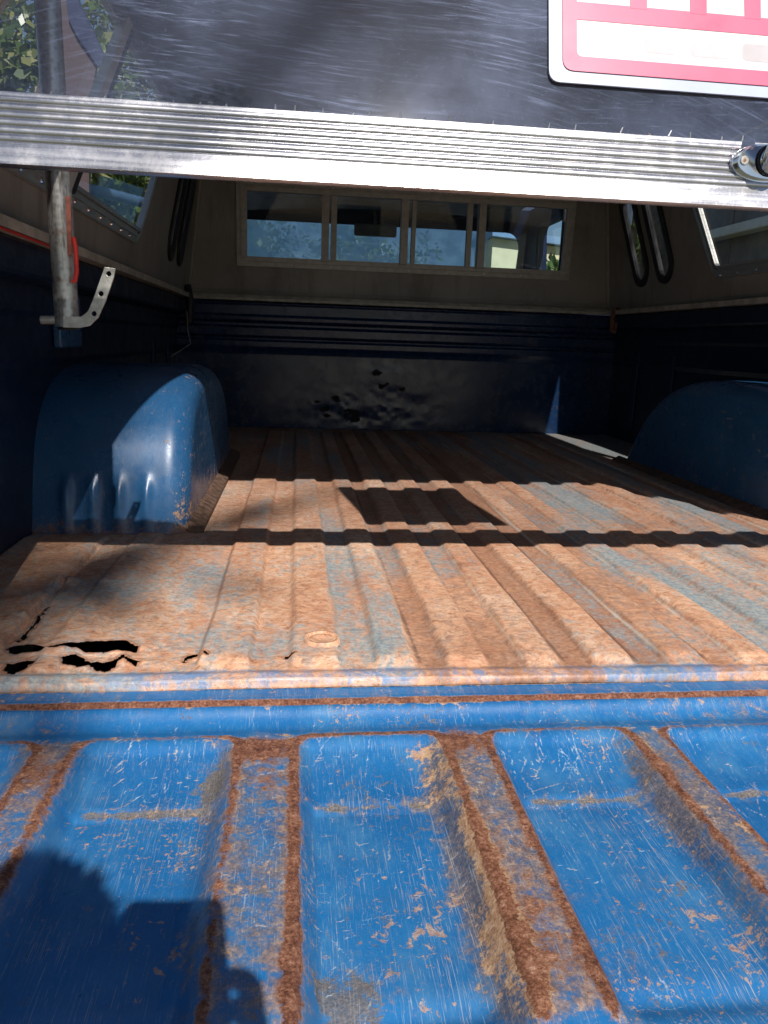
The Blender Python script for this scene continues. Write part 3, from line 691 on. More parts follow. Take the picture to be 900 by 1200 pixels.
# --- front panel of the bed
pz = [(0, 0), (.30, 0), (.315, -.004), (.330, -.012), (.352, -.013), (.358, -.004), (.366, -.004), (.372, -.020), (.405, -.022), (.412, -.010), (.424, -.010), (.432, -.034), (.448, -.036), (.455, -.028), (.492, -.028), (.500, -.034), (.507, -.026), (.507, .02)]
zs = np.array([a for a, b in pz]); yo = np.array([b for a, b in pz])
cum = np.concatenate([[0], np.cumsum(np.hypot(np.diff(zs), np.diff(yo)))])
sp = np.unique(np.concatenate([np.linspace(0, .30, 90), np.linspace(.30, cum[-1], 90)]))
zz = np.interp(sp, cum, zs); yy = np.interp(sp, cum, yo)
xs = np.linspace(-.92, .92, 420); XX, II, Fq = grid(xs, np.arange(len(sp)))
ZZ = np.repeat(zz[:, None], len(xs), 1); YY = 2.462+np.repeat(yy[:, None], len(xs), 1)
dent = fbm(XX*4+3, ZZ*9, 3); YY += .008*(dent-.5)*np.exp(-((XX+.15)/.35)**2)*sst(0, .06, ZZ)*(1-sst(.24, .30, ZZ))*(1-sst(.5, .8, np.abs(XX)))
pzx = lambda x, y: PY(x, y, 2.462)
hole = [(355, 484), (366, 479), (376, 481), (388, 478), (398, 472), (406, 476), (412, 483), (428, 479), (450, 484), (455, 494), (430, 500), (398, 500), (378, 492)]
hpz = [(pzx(*q)[0], pzx(*q)[2]) for q in hole]
jx = XX+.03*(fbm(XX*40, ZZ*40, 3)-.5); jz = ZZ+.03*(fbm(XX*40+7, ZZ*40+2, 3)-.5)
fld = np.exp(-((XX+.20)/.17)**2-((ZZ-.055)/.035)**2)+.45*np.exp(-((XX+.02)/.10)**2-((ZZ-.10)/.05)**2)+1.5*(fbm(XX*22, ZZ*36, 5)-.5); hm = fld > .92
for (px, py, r) in ((395, 468, .012), (372, 470, .008), (440, 436, .012), (448, 452, .014), (470, 455, .012), (380, 478, .01)):
    q = pzx(px, py); hm |= ((jx-q[0])**2/4+(jz-q[2])**2) < r*r*.5
YY += .006*(fbm(XX*25, ZZ*25, 2)-.5)*np.exp(-((XX+.15)/.25)**2-((ZZ-.08)/.08)**2)
rg = -.12+.2*(fbm(XX*5, ZZ*8, 3)-.5); gy = -.1+.35*(fbm(XX*6, ZZ*10, 3)-.5)
for (px, py, rx, rz, s) in ((440, 482, .20, .03, .5), (345, 432, .10, .02, .35), (350, 470, .08, .02, .25), (480, 445, .10, .02, .3)):
    q = pzx(px, py); gy += s*np.exp(-((XX-q[0])/rx)**2-((ZZ-q[2])/rz)**2)
keep = Fq[hm.ravel()[Fq].sum(1) < 2]
k_ = worn_paint('worn front paint darkened as shade', (.004, .020, .068), (.006, .026, .082), .20, .0, 0., 1., .05, .12)  # truck blue taken near black, shade of the bed front painted in
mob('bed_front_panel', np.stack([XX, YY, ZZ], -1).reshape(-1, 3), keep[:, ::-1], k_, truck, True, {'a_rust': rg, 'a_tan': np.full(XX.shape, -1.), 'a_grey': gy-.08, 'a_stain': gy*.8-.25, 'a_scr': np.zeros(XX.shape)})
box('bed_front_skin', (-.93, 2.485, -.05), (.93, 2.495, .50), M_BLACK, truck, 0)
# chassis below the bed, and an added black pan that darkens the rust holes
box('added_dark_pan', (-.93, .06, -.24), (.93, 2.48, -.225), M_BLACK, truck, 0)
for s in (-1, 1): box('chassis_rail', (s*.45-.04, -.0, -.42), (s*.45+.04, 4.6, -.24), M_BLACK, truck, 0)
box('rear_cross_member', (-.86, .0, -.22), (.86, .055, -.055), M_BLACK, truck, 0)

# --- wheels
def wheel(x, y):
    s = 1 if x > 0 else -1; c = Vector((x, y, GZ+.36)); pr = []
    for r, o in ((.21, -.09), (.33, -.10), (.352, -.085), (.36, -.04), (.36, .04), (.352, .085), (.33, .10), (.21, .09)): pr.append((r, o))
    V = []; Fq = []; n = 36
    for k in range(n):
        a = 2*math.pi*k/n
        for r, o in pr: V.append((c.x+o, c.y+r*math.cos(a), c.z+r*math.sin(a)))
    m = len(pr)
    for k in range(n):
        for j in range(m): Fq.append((k*m+j, k*m+(j+1) % m, ((k+1) % n)*m+(j+1) % m, ((k+1) % n)*m+j))
    t_ = mob('wheel', V, Fq, M_TYRE, truck, True, sharp=40)
    V, Fq = tubevf([c+Vector((s*q, 0, 0)) for q in (-.06, .02, .05, .06)], [.215, .215, .19, .07], 28)
    mob('rim', V, Fq, M_ALUTRIM, t_, True, sharp=30)
for x, y in ((-.82, 1.15), (.82, 1.15), (-.82, 5.0), (.82, 5.0)): wheel(x, y)

# --- cab
CY0, CY1 = 2.60, 2.635
rw = rounded([(-.72, .60), (.70, .60), (.70, 1.02), (-.72, 1.02)], .10, 7)
rear_out = rounded([(-1.0, -.30), (1.0, -.30), (.99, .62), (.84, 1.16), (-.84, 1.16), (-.99, .62)], [.01, .01, .08, .12, .12, .08])
cab = mob('cab_shell', *platevf(rear_out, [rw], lambda u, v, w_: (u, CY0+w_, v), .035), M_INTER, truck)
def ringtube(name, poly, fn, rad, mat, par, n=8):
    P = [Vector(fn(*q)) for q in poly]; P.append(P[0]); P.append(P[1])
    V, Fq = tubevf(P, rad, n, False); return mob(name, V, Fq, mat, par, True)
ringtube('window_seal', rw, lambda u, v: (u, CY0-.004, v), .011, M_RUBBER, cab)
mob('rear_pane', [(u, CY0+.018, v) for u, v in rw], [tuple(range(len(rw)))], M_CABGLASS, cab)
# roof, sides, pillars
V_, F_ = extr_y(rounded([(-.84, 1.125), (.84, 1.125), (.82, 1.19), (-.82, 1.19)], .02), CY1, 3.80); mob('cab_roof', V_, F_, M_INTER, truck)
def side_fn(s): return lambda u, v, w_: (s*(1.0-.07*max(0., v-.6)/.52 - w_), u, v)
for s in (-1, 1):
    so = [(CY1, -.30), (4.20, -.30), (4.20, .60), (3.78, 1.125), (CY1, 1.125)]
    dw = rounded([(2.90, .60), (3.70, .60), (3.62, 1.02), (2.95, 1.02)], [.04, .03, .06, .09], 6)
    vw = rounded([(3.60, .60), (3.90, .60), (3.60, .99)], [.03, .03, .04], 5)
    sp_ = mob('cab_side', *platevf(so, [dw], side_fn(s), .05), M_INTER, truck)
    mob('door_pane', [side_fn(s)(u, v, .02) for u, v in dw], [tuple(range(len(dw)))], M_CABGLASS, sp_)
    ringtube('door_seal', dw, lambda u, v: side_fn(s)(u, v, .052), .010, M_RUBBER, sp_)
    mob('window_post', *boxvf((s*.905-.012, 3.575, .60), (s*.905+.012, 3.590, 1.02)), M_RUBBER, sp_)
# windscreen, its frame, dashboard, seat, mirror
ws = rounded([(-.91, 4.16), (.91, 4.16), (.86, 3.84), (-.86, 3.84)], .09, 6)
wsz = lambda y: .58+(4.16-y)/.32*.43
wso = [(-.95, 4.19), (.95, 4.19), (.92, 3.755), (-.92, 3.755)]
wf = mob('windscreen_frame', *platevf(wso, [ws], lambda u, v, w_: (u, v, wsz(v)+w_), .03), M_INTER, truck)
mob('windscreen', [(u, v, wsz(v)+.012) for u, v in ws], [tuple(range(len(ws)))], M_DUSTGLOW, wf)
box('dashboard', (-.9, 3.85, .30), (.9, 4.15, .575), M_INTER, truck, .03)
box('bench_seat', (-.82, 2.70, -.1), (.82, 2.86, .52), M_INTER, truck, .05)
q = PY(440, 270, 3.55)
bevel(box('rear_view_mirror', (q[0]-.115, 3.54, q[2]-.032), (q[0]+.115, 3.56, q[2]+.032), M_FRAME, truck, 0), .01)
tube('mirror_stem', [(q[0], 3.56, q[2]), (q[0], 3.60, q[2]+.08), (q[0], 3.66, 1.06)], .008, M_FRAME, truck, 8)
V_, F_ = extr_y(rounded([(-.98, -.3), (.98, -.3), (.97, .42), (.85, .56), (-.85, .56), (-.97, .42)], .06), 4.2, 5.7); mob('bonnet', V_, F_, M_BODY, truck)

# ------------------------------------------------------------------ the canopy over the bed
can = thing('truck_canopy', 'grey brown truck canopy with sliding windows sitting on the bed rails', 'canopy', (0, 1.2, .51))
ZB, ZT = .510, 1.035
def wallx(z): return .868 - .070*(z-ZB)/(ZT-ZB)
def wfn(s): return lambda u, v, w_: (s*(wallx(v)+w_), u, v)
def rear_y(z): return .020 + .268*(z-.515)
wall_out = [(rear_y(ZB)+.012, ZB), (2.44, ZB), (2.40, ZT), (rear_y(ZT)+.012, ZT)]
YB, YT, ZW0, ZW1 = 1.46, 1.74, .604, .995
win = [(.20, ZW0), (YB, ZW0), (YT, ZW1), (.34, ZW1)]
def slot(yb, zb, L=.42, wd=.032, lean=.25):
    d = Vector((lean, 1)).normalized(); n = Vector((d.y, -d.x)); a = Vector((yb, zb)); b = a+d*L; out = []
    for k in range(9):
        q = math.pi*k/8; out.append(tuple(a - n*wd*math.cos(q) - d*wd*math.sin(q)))
    for k in range(9):
        q = math.pi*k/8; out.append(tuple(b + n*wd*math.cos(q) + d*wd*math.sin(q)))
    return out
slots = [slot(1.915, .665, .27, .052, .45), slot(2.105, .665, .27, .052, .45)]
for s in (-1, 1):
    YB, YT = (1.36, 1.70) if s < 0 else (1.57, 1.79)
    win = [(.20, ZW0), (YB, ZW0), (YT, ZW1), (.34, ZW1)]
    wr = rounded(win, [.05, .035, .05, .05], 6)
    wl = mob('canopy_side', *platevf(wall_out, [wr]+slots, wfn(s), .006), M_CANOPY, can)
    # window: outer frame with grooves, sliding bars, panes
    f = wfn(s); wi = lambda d: rounded(inset(win, d), [max(.012, q-d) for q in (.05, .035, .05, .05)], 6); fr_ = wi(.026); fr2 = wi(-.012)
    wf_ = mob('side_window', *platevf(fr2, [fr_], lambda u, v, w_: f(u, v, -.009+w_), .008), M_ALUTRIM, can)
    mob('frame_lip', *platevf(wi(.004), [wi(.010)], lambda u, v, w_: f(u, v, -.013+w_), .005), M_ALUTRIM, wf_)
    mob('frame_lip', *platevf(wi(.017), [wi(.025)], lambda u, v, w_: f(u, v, -.015+w_), .008), M_ALUTRIM, wf_)
    mob('pane', [f(u, v, -.004) for u, v in fr_], [tuple(range(len(fr_)))], M_GLASS, wf_)
    # the slanted meeting bar of the two sliders
    lean = (YT-YB)/(ZW1-ZW0); yb = .66
    mob('meeting_bar', *platevf([(yb, ZW0+.005), (yb+.042, ZW0+.005), (yb+.042+lean*(ZW1-ZW0-.01), ZW1-.005), (yb+lean*(ZW1-ZW0-.01), ZW1-.005)], [], lambda u, v, w_: f(u, v, -.024+w_), .018), M_BEAM, wf_)
    mob('meeting_bar', *platevf([(yb+.046, ZW0+.005), (yb+.085, ZW0+.005), (yb+.085+lean*(ZW1-ZW0-.01), ZW1-.005), (yb+.046+lean*(ZW1-ZW0-.01), ZW1-.005)], [], lambda u, v, w_: f(u, v, -.018+w_), .012), M_RUBBER, wf_)
    # screws in the bottom of the frame
    for yy_ in np.arange(.30, YB-.02, .095):
        c = Vector(f(yy_, ZW0-.003, -.0095)); V_, F_ = tubevf([c, c+Vector((-s*.003, 0, 0))], [.0045, .003], 8); mob('screw', V_, F_, M_CHROME, wf_)
    for sl in slots:
        so = inset(sl, -.012); si = inset(sl, .012)
        sw = mob('slot_window', *platevf(so, [si], lambda u, v, w_: f(u, v, -.008+w_), .020), M_RUBBER, can)
        mob('pane', [f(u, v, .004) for u, v in si], [tuple(range(len(si)))], M_SLOT, sw)
    # flange resting on the bed rail
    V_, F_ = extr_y([(s*.845, .508), (s*.90, .508), (s*.90, .516), (s*.862, .516), (s*.862, .524), (s*.845, .524)], .04, 2.44)
    mob('base_flange', V_, F_, M_PALE, can)
tube('red_sealing_strip', [(-.846, yy_, .505) for yy_ in (.05, .4, .7)], .0022, M_RED, can, 8)
# front wall with its four-light window
fy = lambda v: 2.44-.04*(v-ZB)/(ZT-ZB)
def ffn(u, v, w_): return (u, fy(v)+w_, v)
A = PY(278, 312, 2.43); B = PY(663, 332, 2.43)
wx0, wx1, wz0, wz1 = -.674, .676, .640, .950
fo = [(-.868, ZB), (.868, ZB), (.798, ZT), (-.798, ZT)]
fh = [(wx0+.02, wz0+.02), (wx1-.02, wz0+.02), (wx1-.02, wz1-.02), (wx0+.02, wz1-.02)]
mob('canopy_front', *platevf(fo, [fh], ffn, .012), M_CANOPY, can)
fw = mob('front_window', *platevf([(wx0, wz0), (wx1, wz0), (wx1, wz1), (wx0, wz1)], [[(wx0+.022, wz0+.022), (wx1-.022, wz0+.022), (wx1-.022, wz1-.022), (wx0+.022, wz1-.022)]], lambda u, v, w_: ffn(u, v, -.010+w_), .020), M_FRAME, can)
mob('frame_lip', *platevf([(wx0+.018, wz0+.018), (wx1-.018, wz0+.018), (wx1-.018, wz1-.018), (wx0+.018, wz1-.018)], [[(wx0+.040, wz0+.036), (wx1-.036, wz0+.036), (wx1-.036, wz1-.036), (wx0+.040, wz1-.036)]], lambda u, v, w_: ffn(u, v, -.020+w_), .024), M_FRAME, fw)
mx = [PY(x, 275, 2.42)[0] for x in (381, 473, 563)]
for i, x in enumerate(mx):
    mob('divider', *boxvf((x-.014, fy(.8)-.028, wz0+.03), (x+.014, fy(.8)+.012, wz1-.03)), M_FRAME, fw)
x = PY(391, 275, 2.42)[0]; mob('slider_bar', *boxvf((x-.011, fy(.8)-.016, wz0+.034), (x+.011, fy(.8)+.010, wz1-.034)), M_FRAME, fw)
x = PY(484, 275, 2.42)[0]; mob('slider_bar', *boxvf((x-.008, fy(.8)-.016, wz0+.034), (x+.008, fy(.8)+.010, wz1-.034)), M_FRAME, fw)
x = PY(549, 275, 2.42)[0]; mob('slider_bar', *boxvf((x-.010, fy(.8)-.016, wz0+.034), (x+.010, fy(.8)+.010, wz1-.034)), M_FRAME, fw)
bx = [wx0+.022]+mx+[wx1-.022]
for a, b in zip(bx[:-1], bx[1:]):
    mob('pane', [ffn(a, wz0+.022, .004), ffn(b, wz0+.022, .004), ffn(b, wz1-.022, .004), ffn(a, wz1-.022, .004)], [(0, 1, 2, 3)], M_GLASS, fw)
for x in np.arange(wx0+.06, wx1, .155):
    for zq in (wz0+.010, wz1-.010):
        V_, F_ = tubevf([(x, fy(zq)-.0098, zq), (x, fy(zq)-.0128, zq)], [.0048, .0034], 8); mob('screw', V_, F_, M_ZINC, fw)
V_, F_ = extr_x([(2.395, .508), (2.445, .508), (2.445, .530), (2.428, .530), (2.424, .519), (2.395, .519)], -.86, .86); mob('front_flange', V_, F_, M_PALE, can)
V_, F_ = extr_x([(2.420, .538), (2.432, .538), (2.432, .548), (2.424, .548)], -.86, .86); mob('front_bead', V_, F_, M_CANOPY, can)
# corner beads
for s in (-1, 1): tube('corner_bead', [(s*.866, 2.437, ZB+.02), (s*.797, 2.398, ZT)], .010, M_CANOPY, can, 10)
# roof
rp = [(-.80, 1.03)]+[(x, 1.035+.05*(1-(x/.80)**2)) for x in np.linspace(-.80, .80, 17)]+[(.80, 1.03)]
rp += [(x, 1.020+.05*(1-(x/.80)**2)) for x in np.linspace(.78, -.78, 17)]
V_, F_ = extr_y(rp, rear_y(1.03)-.01, 2.42); mob('canopy_roof', V_, F_, simple('dark roof lining', (.07, .075, .09), .7, 0, .2, 12, .3), can)
# rear surround and hatch
def hfn(off): return lambda u, v, w_: (u, rear_y(v)-off+w_, v)
gl = [(-.772, .560), (.772, .560), (.553, .985), (-.553, .985)]
mob('rear_surround', *platevf([(-.868, ZB), (-.825, ZB), (-.572, .995), (.572, .995), (.825, ZB), (.868, ZB), (.800, 1.05), (-.800, 1.05)], [], hfn(-.012), .014), M_CREAMP, can)
hatch = mob('rear_hatch', *platevf([(-.822, .548), (.822, .548), (.585, 1.003), (-.585, 1.003)], [gl], hfn(.010), .020), M_CREAMP, can)
hatch['label'] = 'closed rear hatch of the canopy, scratched clear pane over a ribbed aluminium bar'
# ribbed aluminium bottom bar
pb = []
z0, z1 = .516, .583
def barp(z, out): return (rear_y(z)-.012-out, z)
pb.append(barp(z0, -.014)); pb.append(barp(z0, .0))
pb.append(barp(z0+.001, .0025)); pb.append(barp(z0+.020, .0025))
zc = z0+.0205
n_r = 6; pitch = (z1-.0035-zc)/n_r
for i in range(n_r):
    a = zc+i*pitch
    for q, o in ((.06, .0023), (.14, .0019), (.24, .0024), (.42, .0031), (.60, .0033), (.78, .0031), (.92, .0027)): pb.append(barp(a+q*pitch, o))
pb += [barp(z1-.0030, .0028), barp(z1-.0006, .0024), barp(z1, .0008), barp(z1, -.014)]
V_, F_ = extr_x(pb, -.83, .83)
bar = mob('bottom_bar', V_, F_, M_ALU, hatch, True, sharp=45)
bar['label'] = 'ribbed aluminium bar across the foot of the hatch'
mob('hatch_pane', [hfn(.002)(u, v, 0) for u, v in inset(gl, -.006)], [(0, 1, 2, 3)], M_ACRYL, hatch)
# rivet ends along the top of the bar
rc_ = np.random.RandomState(17)
for i, px in enumerate(range(60, 880, 29)):
    if rc_.rand() < .12: continue
    px = px+rc_.uniform(-6, 6); h_ = rc_.uniform(.0012, .0055)
    c = Vector((PY(px, 110+px*.0645, rear_y(.585)-.012)[0], rear_y(.5845)-.0125, .5835))
    V_, F_ = tubevf([c, c+Vector((rc_.normal(0, .0008), -.0010, h_))], [rc_.uniform(.0009, .0016), .0006], 6); mob('clip', V_, F_, M_ALU, hatch)
# latch handle in the middle of the bar
c = Vector((PY(893, 193, .018)[0], rear_y(.556)-.0155, PY(893, 193, .018)[2]))
def lfn(u, v, w_): return (c.x+u, c.y-w_-.215*(-v)*-1*0+.2*v*0, c.z+v)
lh = mob('latch_handle', *platevf(ellipse(0, 0, .037, .0185, 36), [], lfn, .004), M_CHROME, hatch); bevel(lh, .0015)
Vr, Fr = merge(platevf(ellipse(0, 0, .0335, .016, 36), [], lambda u, v, w_: lfn(u, v, w_+.003), .006), tubevf([(c.x+.002, c.y-.006, c.z+.001), (c.x+.002, c.y-.022, c.z+.004), (c.x+.002, c.y-.030, c.z+.006)], [.0145, .0125, .009], 24))
bevel(mob('latch_base', Vr, Fr, M_CHROME, lh, True, sharp=40), .0015)
tubep = [(c.x+.000, c.y-.018, c.z+.002), (c.x-.004, c.y-.032, c.z+.012), (c.x-.008, c.y-.036, c.z+.028), (c.x-.009, c.y-.036, c.z+.046), (c.x-.008, c.y-.034, c.z+.060)]
V_, F_ = tubevf(tubep, [.011, .0105, .0085, .0085, .006], 20); mob('lever', [(c.x-.006+(v[0]-c.x+.006)*1.15, v[1], v[2]) for v in V_], F_, M_CHROME, lh, True, sharp=50)
for u in (-.0265, .0265):
    V_, F_ = tubevf([(c.x+u, c.y-.008, c.z), (c.x+u, c.y-.0105, c.z)], [.0052, .0040], 14); mob('screw', V_, F_, M_ZINC, lh)
    V_, F_ = tubevf([(c.x+u, c.y-.0105, c.z), (c.x+u, c.y-.0108, c.z)], [.0018, .0016], 8); mob('screw_slot', V_, F_, M_RUST, lh)
ringtube('collar', ellipse(0, 0, .0148, .0148, 20), lambda u, v: (c.x+.002+u, c.y-.011, c.z+.002+v), .0010, M_RUBBER, lh)

# ------------------------------------------------------------------ things on and in the canopy
# framed notice on the hatch pane
sg = thing('notice', 'white notice with a broad pink red border fixed to the hatch pane', 'sign', (-.03, rear_y(.63), .63))
M_SWHITE = simple('sign white', (.55, .53, .55), .4, 0, .05, 20, .02)
M_SPINK = simple('sign pink red', (.56, .085, .17), .4, 0, .06, 20, .02)
M_SEDGE = simple('sign pale blue edge', (.36, .40, .52), .4, 0, .05, 20, .02)
M_SGREY = simple('sign soft grey', (.44, .40, .42), .4, 0, .07, 30, .02)
x0, x1, za, zb_ = -.186, .118, .632, .905
R4 = lambda a, b, e, f: [(a, e), (b, e), (b, f), (a, f)]
mob('backing', *platevf(rounded(R4(x0, x1, za, zb_), .012), [], hfn(.0062), .003), M_SEDGE, sg)
mob('border', *platevf(rounded(R4(x0+.014, x1-.014, za+.012, zb_-.012), .012), [rounded(R4(x0+.029, x1-.029, za+.027, zb_-.024), .006)], hfn(.0075), .0018), M_SPINK, sg)
mob('face', *platevf(R4(x0+.026, x1-.026, za+.024, zb_-.022), [], hfn(.0070), .0012), M_SWHITE, sg)
mob('border_bar', *platevf(R4(x0+.029, x1-.029, za+.064, za+.082), [], hfn(.0075), .0010), M_SPINK, sg)
for a, b in ((-.10, -.082), (-.035, -.017), (.025, .043)):
    mob('letter_stroke', *platevf(R4(a, b, za+.08, zb_-.05), [], hfn(.0077), .0010), M_SPINK, sg)
for a, b in ((-.145, -.10), (-.085, -.05), (-.035, .01), (.022, .07)):
    mob('letter_smudge', *platevf(rounded(R4(a, b, za+.036, za+.054), .006), [], hfn(.0072), .0003), M_SGREY, sg)

# telescopic prop hanging inside the hatch
TY = .25
tb = PY(79, 383, TY); tt = PY(66, -60, TY); r_ = .0145
prop = thing('prop_pole', 'galvanised prop tube hanging behind the hatch with a drilled bracket at its end', 'prop pole', tuple(tb))
P0 = Vector(tb); P1 = Vector(tt); P1.z = .93; P1.x = P0.x-.004; ax = (P1-P0).normalized()
tube('tube', [P0, P0+ax*.01, P0+ax*.25, P1], r_, M_GALV, prop, 28)
tube('inner_tube', [P0-ax*.004, P0+ax*.02], .0115, M_BLACK, prop, 20)
pin0 = PY(48, 375, TY); pin1 = PY(66, 375, TY)
tube('pin', [pin0, pin1], .0052, M_ZINC, prop, 12)
ppx = [(78, 371), (99, 371.5), (107, 365), (113, 351), (123, 323), (126, 314), (139, 316), (137, 326), (128, 352), (119, 372), (109, 382), (97, 384.5), (78, 384)]
pp = [PY(x, y, TY) for x, y in ppx]; oc = [(q[0], q[2]) for q in pp]
hl = [ellipse(PY(x, y, TY)[0], PY(x, y, TY)[2], .0031, .0031, 10) for x, y in ((131, 322), (122, 345), (114, 368))]
bevel(mob('bracket', *platevf(oc, hl, lambda u, v, w_: (u, TY-.0125-w_, v), .004), M_ZINC, prop), .0008)
rp_ = [PY(x, y, TY-.012) for x, y in ((86, 278), (88.5, 290), (90, 318), (88, 329), (84.5, 330))]
tube('red_clip', rp_, .0028, M_RED, prop, 10)
a_ = PY(82, 232, TY); b_ = PY(84, 300, TY)
mob('red_paint_strip', *platevf([(a_[0]-.002, a_[2]), (a_[0]+.004, a_[2]), (b_[0]+.0035, b_[2]), (b_[0]-.0015, b_[2])], [], lambda u, v, w_: (u, TY-.0110-w_, v), .001), simple('faded red', (.30, .09, .06), .7, 0, .3, 80, .2), prop)
box('top_hook', (P1.x-.02, TY-.03, .92), (P1.x+.02, TY+.03, .94), M_ZINC, prop)
tube('hanger', [(P1.x, TY, .935), (P1.x, TY, 1.045)], .006, M_ZINC, prop, 10)

# clamps that hold the canopy down at the front corners
def clamp(px, py, mat, label, sc, s):
    q = PY(px, py, 2.33); q = Vector((s*.845, 2.30, .50)) if False else Vector(q)
    t_ = thing('corner_clamp', label, 'clamp', tuple(q))
    tube('clamp_arm', [q+Vector((-s*-.01, 0, .03*sc)), q+Vector((-s*.012, -.01, .034*sc)), q+Vector((-s*.02, -.012, .0)), q+Vector((-s*.018, -.012, -.05*sc)), q+Vector((-s*.004, -.01, -.058*sc))], .010*sc, mat, t_, 10)
    tube('clamp_screw', [q+Vector((-s*.002, -.01, -.058*sc)), q+Vector((-s*.002, -.01, -.02*sc))], .006, mat, t_, 8)
    return t_
clamp(722, 372, M_RUST, 'small rusty clamp under the canopy flange in the corner above the sunlit wedge', 1.0, 1)
cl = clamp(217, 352, M_RUBBER, 'black corner clamp with a loose pale wire below it', 1.5, -1)
q = Vector(PY(219, 365, 2.30)); tube('wire', [q, q+Vector((.002, .0, -.07)), q+Vector((.012, 0, -.12)), q+Vector((-.03, -.02, -.15)), q+Vector((-.06, -.03, -.17))], .002, M_ZINC, cl, 6)
st_ = [PXX(x, y, -.845) for x, y in ((184, 200), (186, 222), (187.5, 240), (187, 246))]
tag(tube('strap', st_, .006, M_RUBBER, None, 8), 'short black strap hanging at the front end of the left side window', 'strap')

# ------------------------------------------------------------------ outside
LEAFV = np.array([(0, 0, 0), (.5, .28, .06), (1, 0, -.05), (.5, -.28, .06)])
def leaves(n, centres, size, rs):
    C = np.zeros((n, 3))
    cs = np.array([c[:3] for c in centres]); rad = np.array([c[3] for c in centres]); wt = rad**2.2; wt /= wt.sum()
    idx = rs.choice(len(cs), n, p=wt); d = rs.normal(size=(n, 3)); d /= np.linalg.norm(d, axis=1)[:, None]
    C = cs[idx] + d*(rad[idx]*rs.rand(n)**.45)[:, None]
    a = rs.normal(size=(n, 3)); a += d*.8; a[:, 2] -= .2; a /= np.linalg.norm(a, axis=1)[:, None]
    b = np.cross(a, rs.normal(size=(n, 3))); b /= np.linalg.norm(b, axis=1)[:, None]; c_ = np.cross(a, b)
    s = size*(.6+.8*rs.rand(n))[:, None, None]
    V = C[:, None, :] + s*(LEAFV[None, :, 0:1]*a[:, None, :] + LEAFV[None, :, 1:2]*b[:, None, :] + LEAFV[None, :, 2:3]*c_[:, None, :])
    Fq = np.arange(n*4).reshape(-1, 4)
    return V.reshape(-1, 3), Fq
def tree(label, base, centres, n, size, mat, seed, cat='tree', name='tree', group=None, trunk_r=.07):
    rs = np.random.RandomState(seed); t_ = thing(name, label, cat, base, group)
    b = Vector(base); cs = [Vector(c[:3]) for c in centres]; mid = sum(cs, Vector())/len(cs)
    vfs = [tubevf([b, b.lerp(mid, .4)+Vector((.04, -.03, 0)), mid], [trunk_r, trunk_r*.75, trunk_r*.4], 10)]
    for c_ in cs:
        st = b.lerp(mid, .45+.4*rs.rand()); vfs.append(tubevf([st, st.lerp(c_, .5)+Vector(rs.normal(0, .05, 3)), c_], [trunk_r*.45, trunk_r*.3, trunk_r*.12], 7))
    V, Fq = merge(*vfs); mob('trunk', V, Fq, M_BARK, t_, True)
    V, Fq = leaves(n, centres, size, rs); mob('crown', V, Fq, mat, t_)
    return t_
def clumps(c, r, n, rs, flat=1.):
    out = [(c[0], c[1], c[2], r*.55)]
    for k in range(n):
        d = rs.normal(size=3); d /= np.linalg.norm(d); q = r*(.35+.6*rs.rand())
        out.append((c[0]+d[0]*q, c[1]+d[1]*q, c[2]+d[2]*q*flat, r*(.22+.2*rs.rand())))
    return out
rs = np.random.RandomState(5)
tree('tall leafy tree standing close beyond the rear half of the left window', (-3.1, 4.6, GZ), clumps((-2.75, 4.5, 1.9), 1.15, 16, rs, 1.2), 16000, .085, M_LEAF, 1)
tree('low dense bush seen past the blue rail', (-1.9, 6.3, GZ), clumps((-1.95, 6.2, .8), 1.15, 14, rs, .9), 15000, .085, M_LEAF, 2, 'bush', 'bush')
tree('slim tree tops seen against the sky above the rail', (-2.35, 8.2, GZ), clumps((-2.35, 8.2, 2.6), .95, 9, rs, 1.3), 3200, .11, M_LEAF, 3)
tree('light green bush beside the passenger door window', (2.75, 6.6, GZ), clumps((2.62, 6.6, .9), .80, 14, rs, 1.2), 7500, .10, M_LEAF2, 4, 'bush', 'bush')
tree('far tree ahead of the windscreen with thin crown', (-4.5, 46, GZ), clumps((-4.5, 46, 5.0), 4.6, 22, rs, .5), 2600, .36, M_LEAF, 6)
tree('broad far tree ahead of the bonnet beside the cream house', (4.0, 50, GZ), clumps((4.0, 50, 5.0), 4.4, 22, rs, .5), 2600, .36, M_LEAF2, 8)
# tree behind the photographer: its outer twigs dapple the left side of the bed
cs = clumps((-2.6, -9.0, 7.0), 2.2, 18, rs)
for s_, fx_, fy_ in ((8.7, -.93, .15), (9.0, -.86, .42), (8.9, -.80, .30), (9.1, -.95, .6)):
    cs.append((fx_+.15*s_, fy_-s_, .90*s_, .26))
for s_, fx_, fy_ in ((9.6, -.40, 1.0), (9.7, -.52, .9)): cs.append((fx_+.15*s_, fy_-s_, .90*s_, .07))
tree('large tree behind the photographer whose outer twigs shade the bed', (-3.2, -9.6, GZ), cs, 9000, .12, M_LEAF, 9, trunk_r=.2)

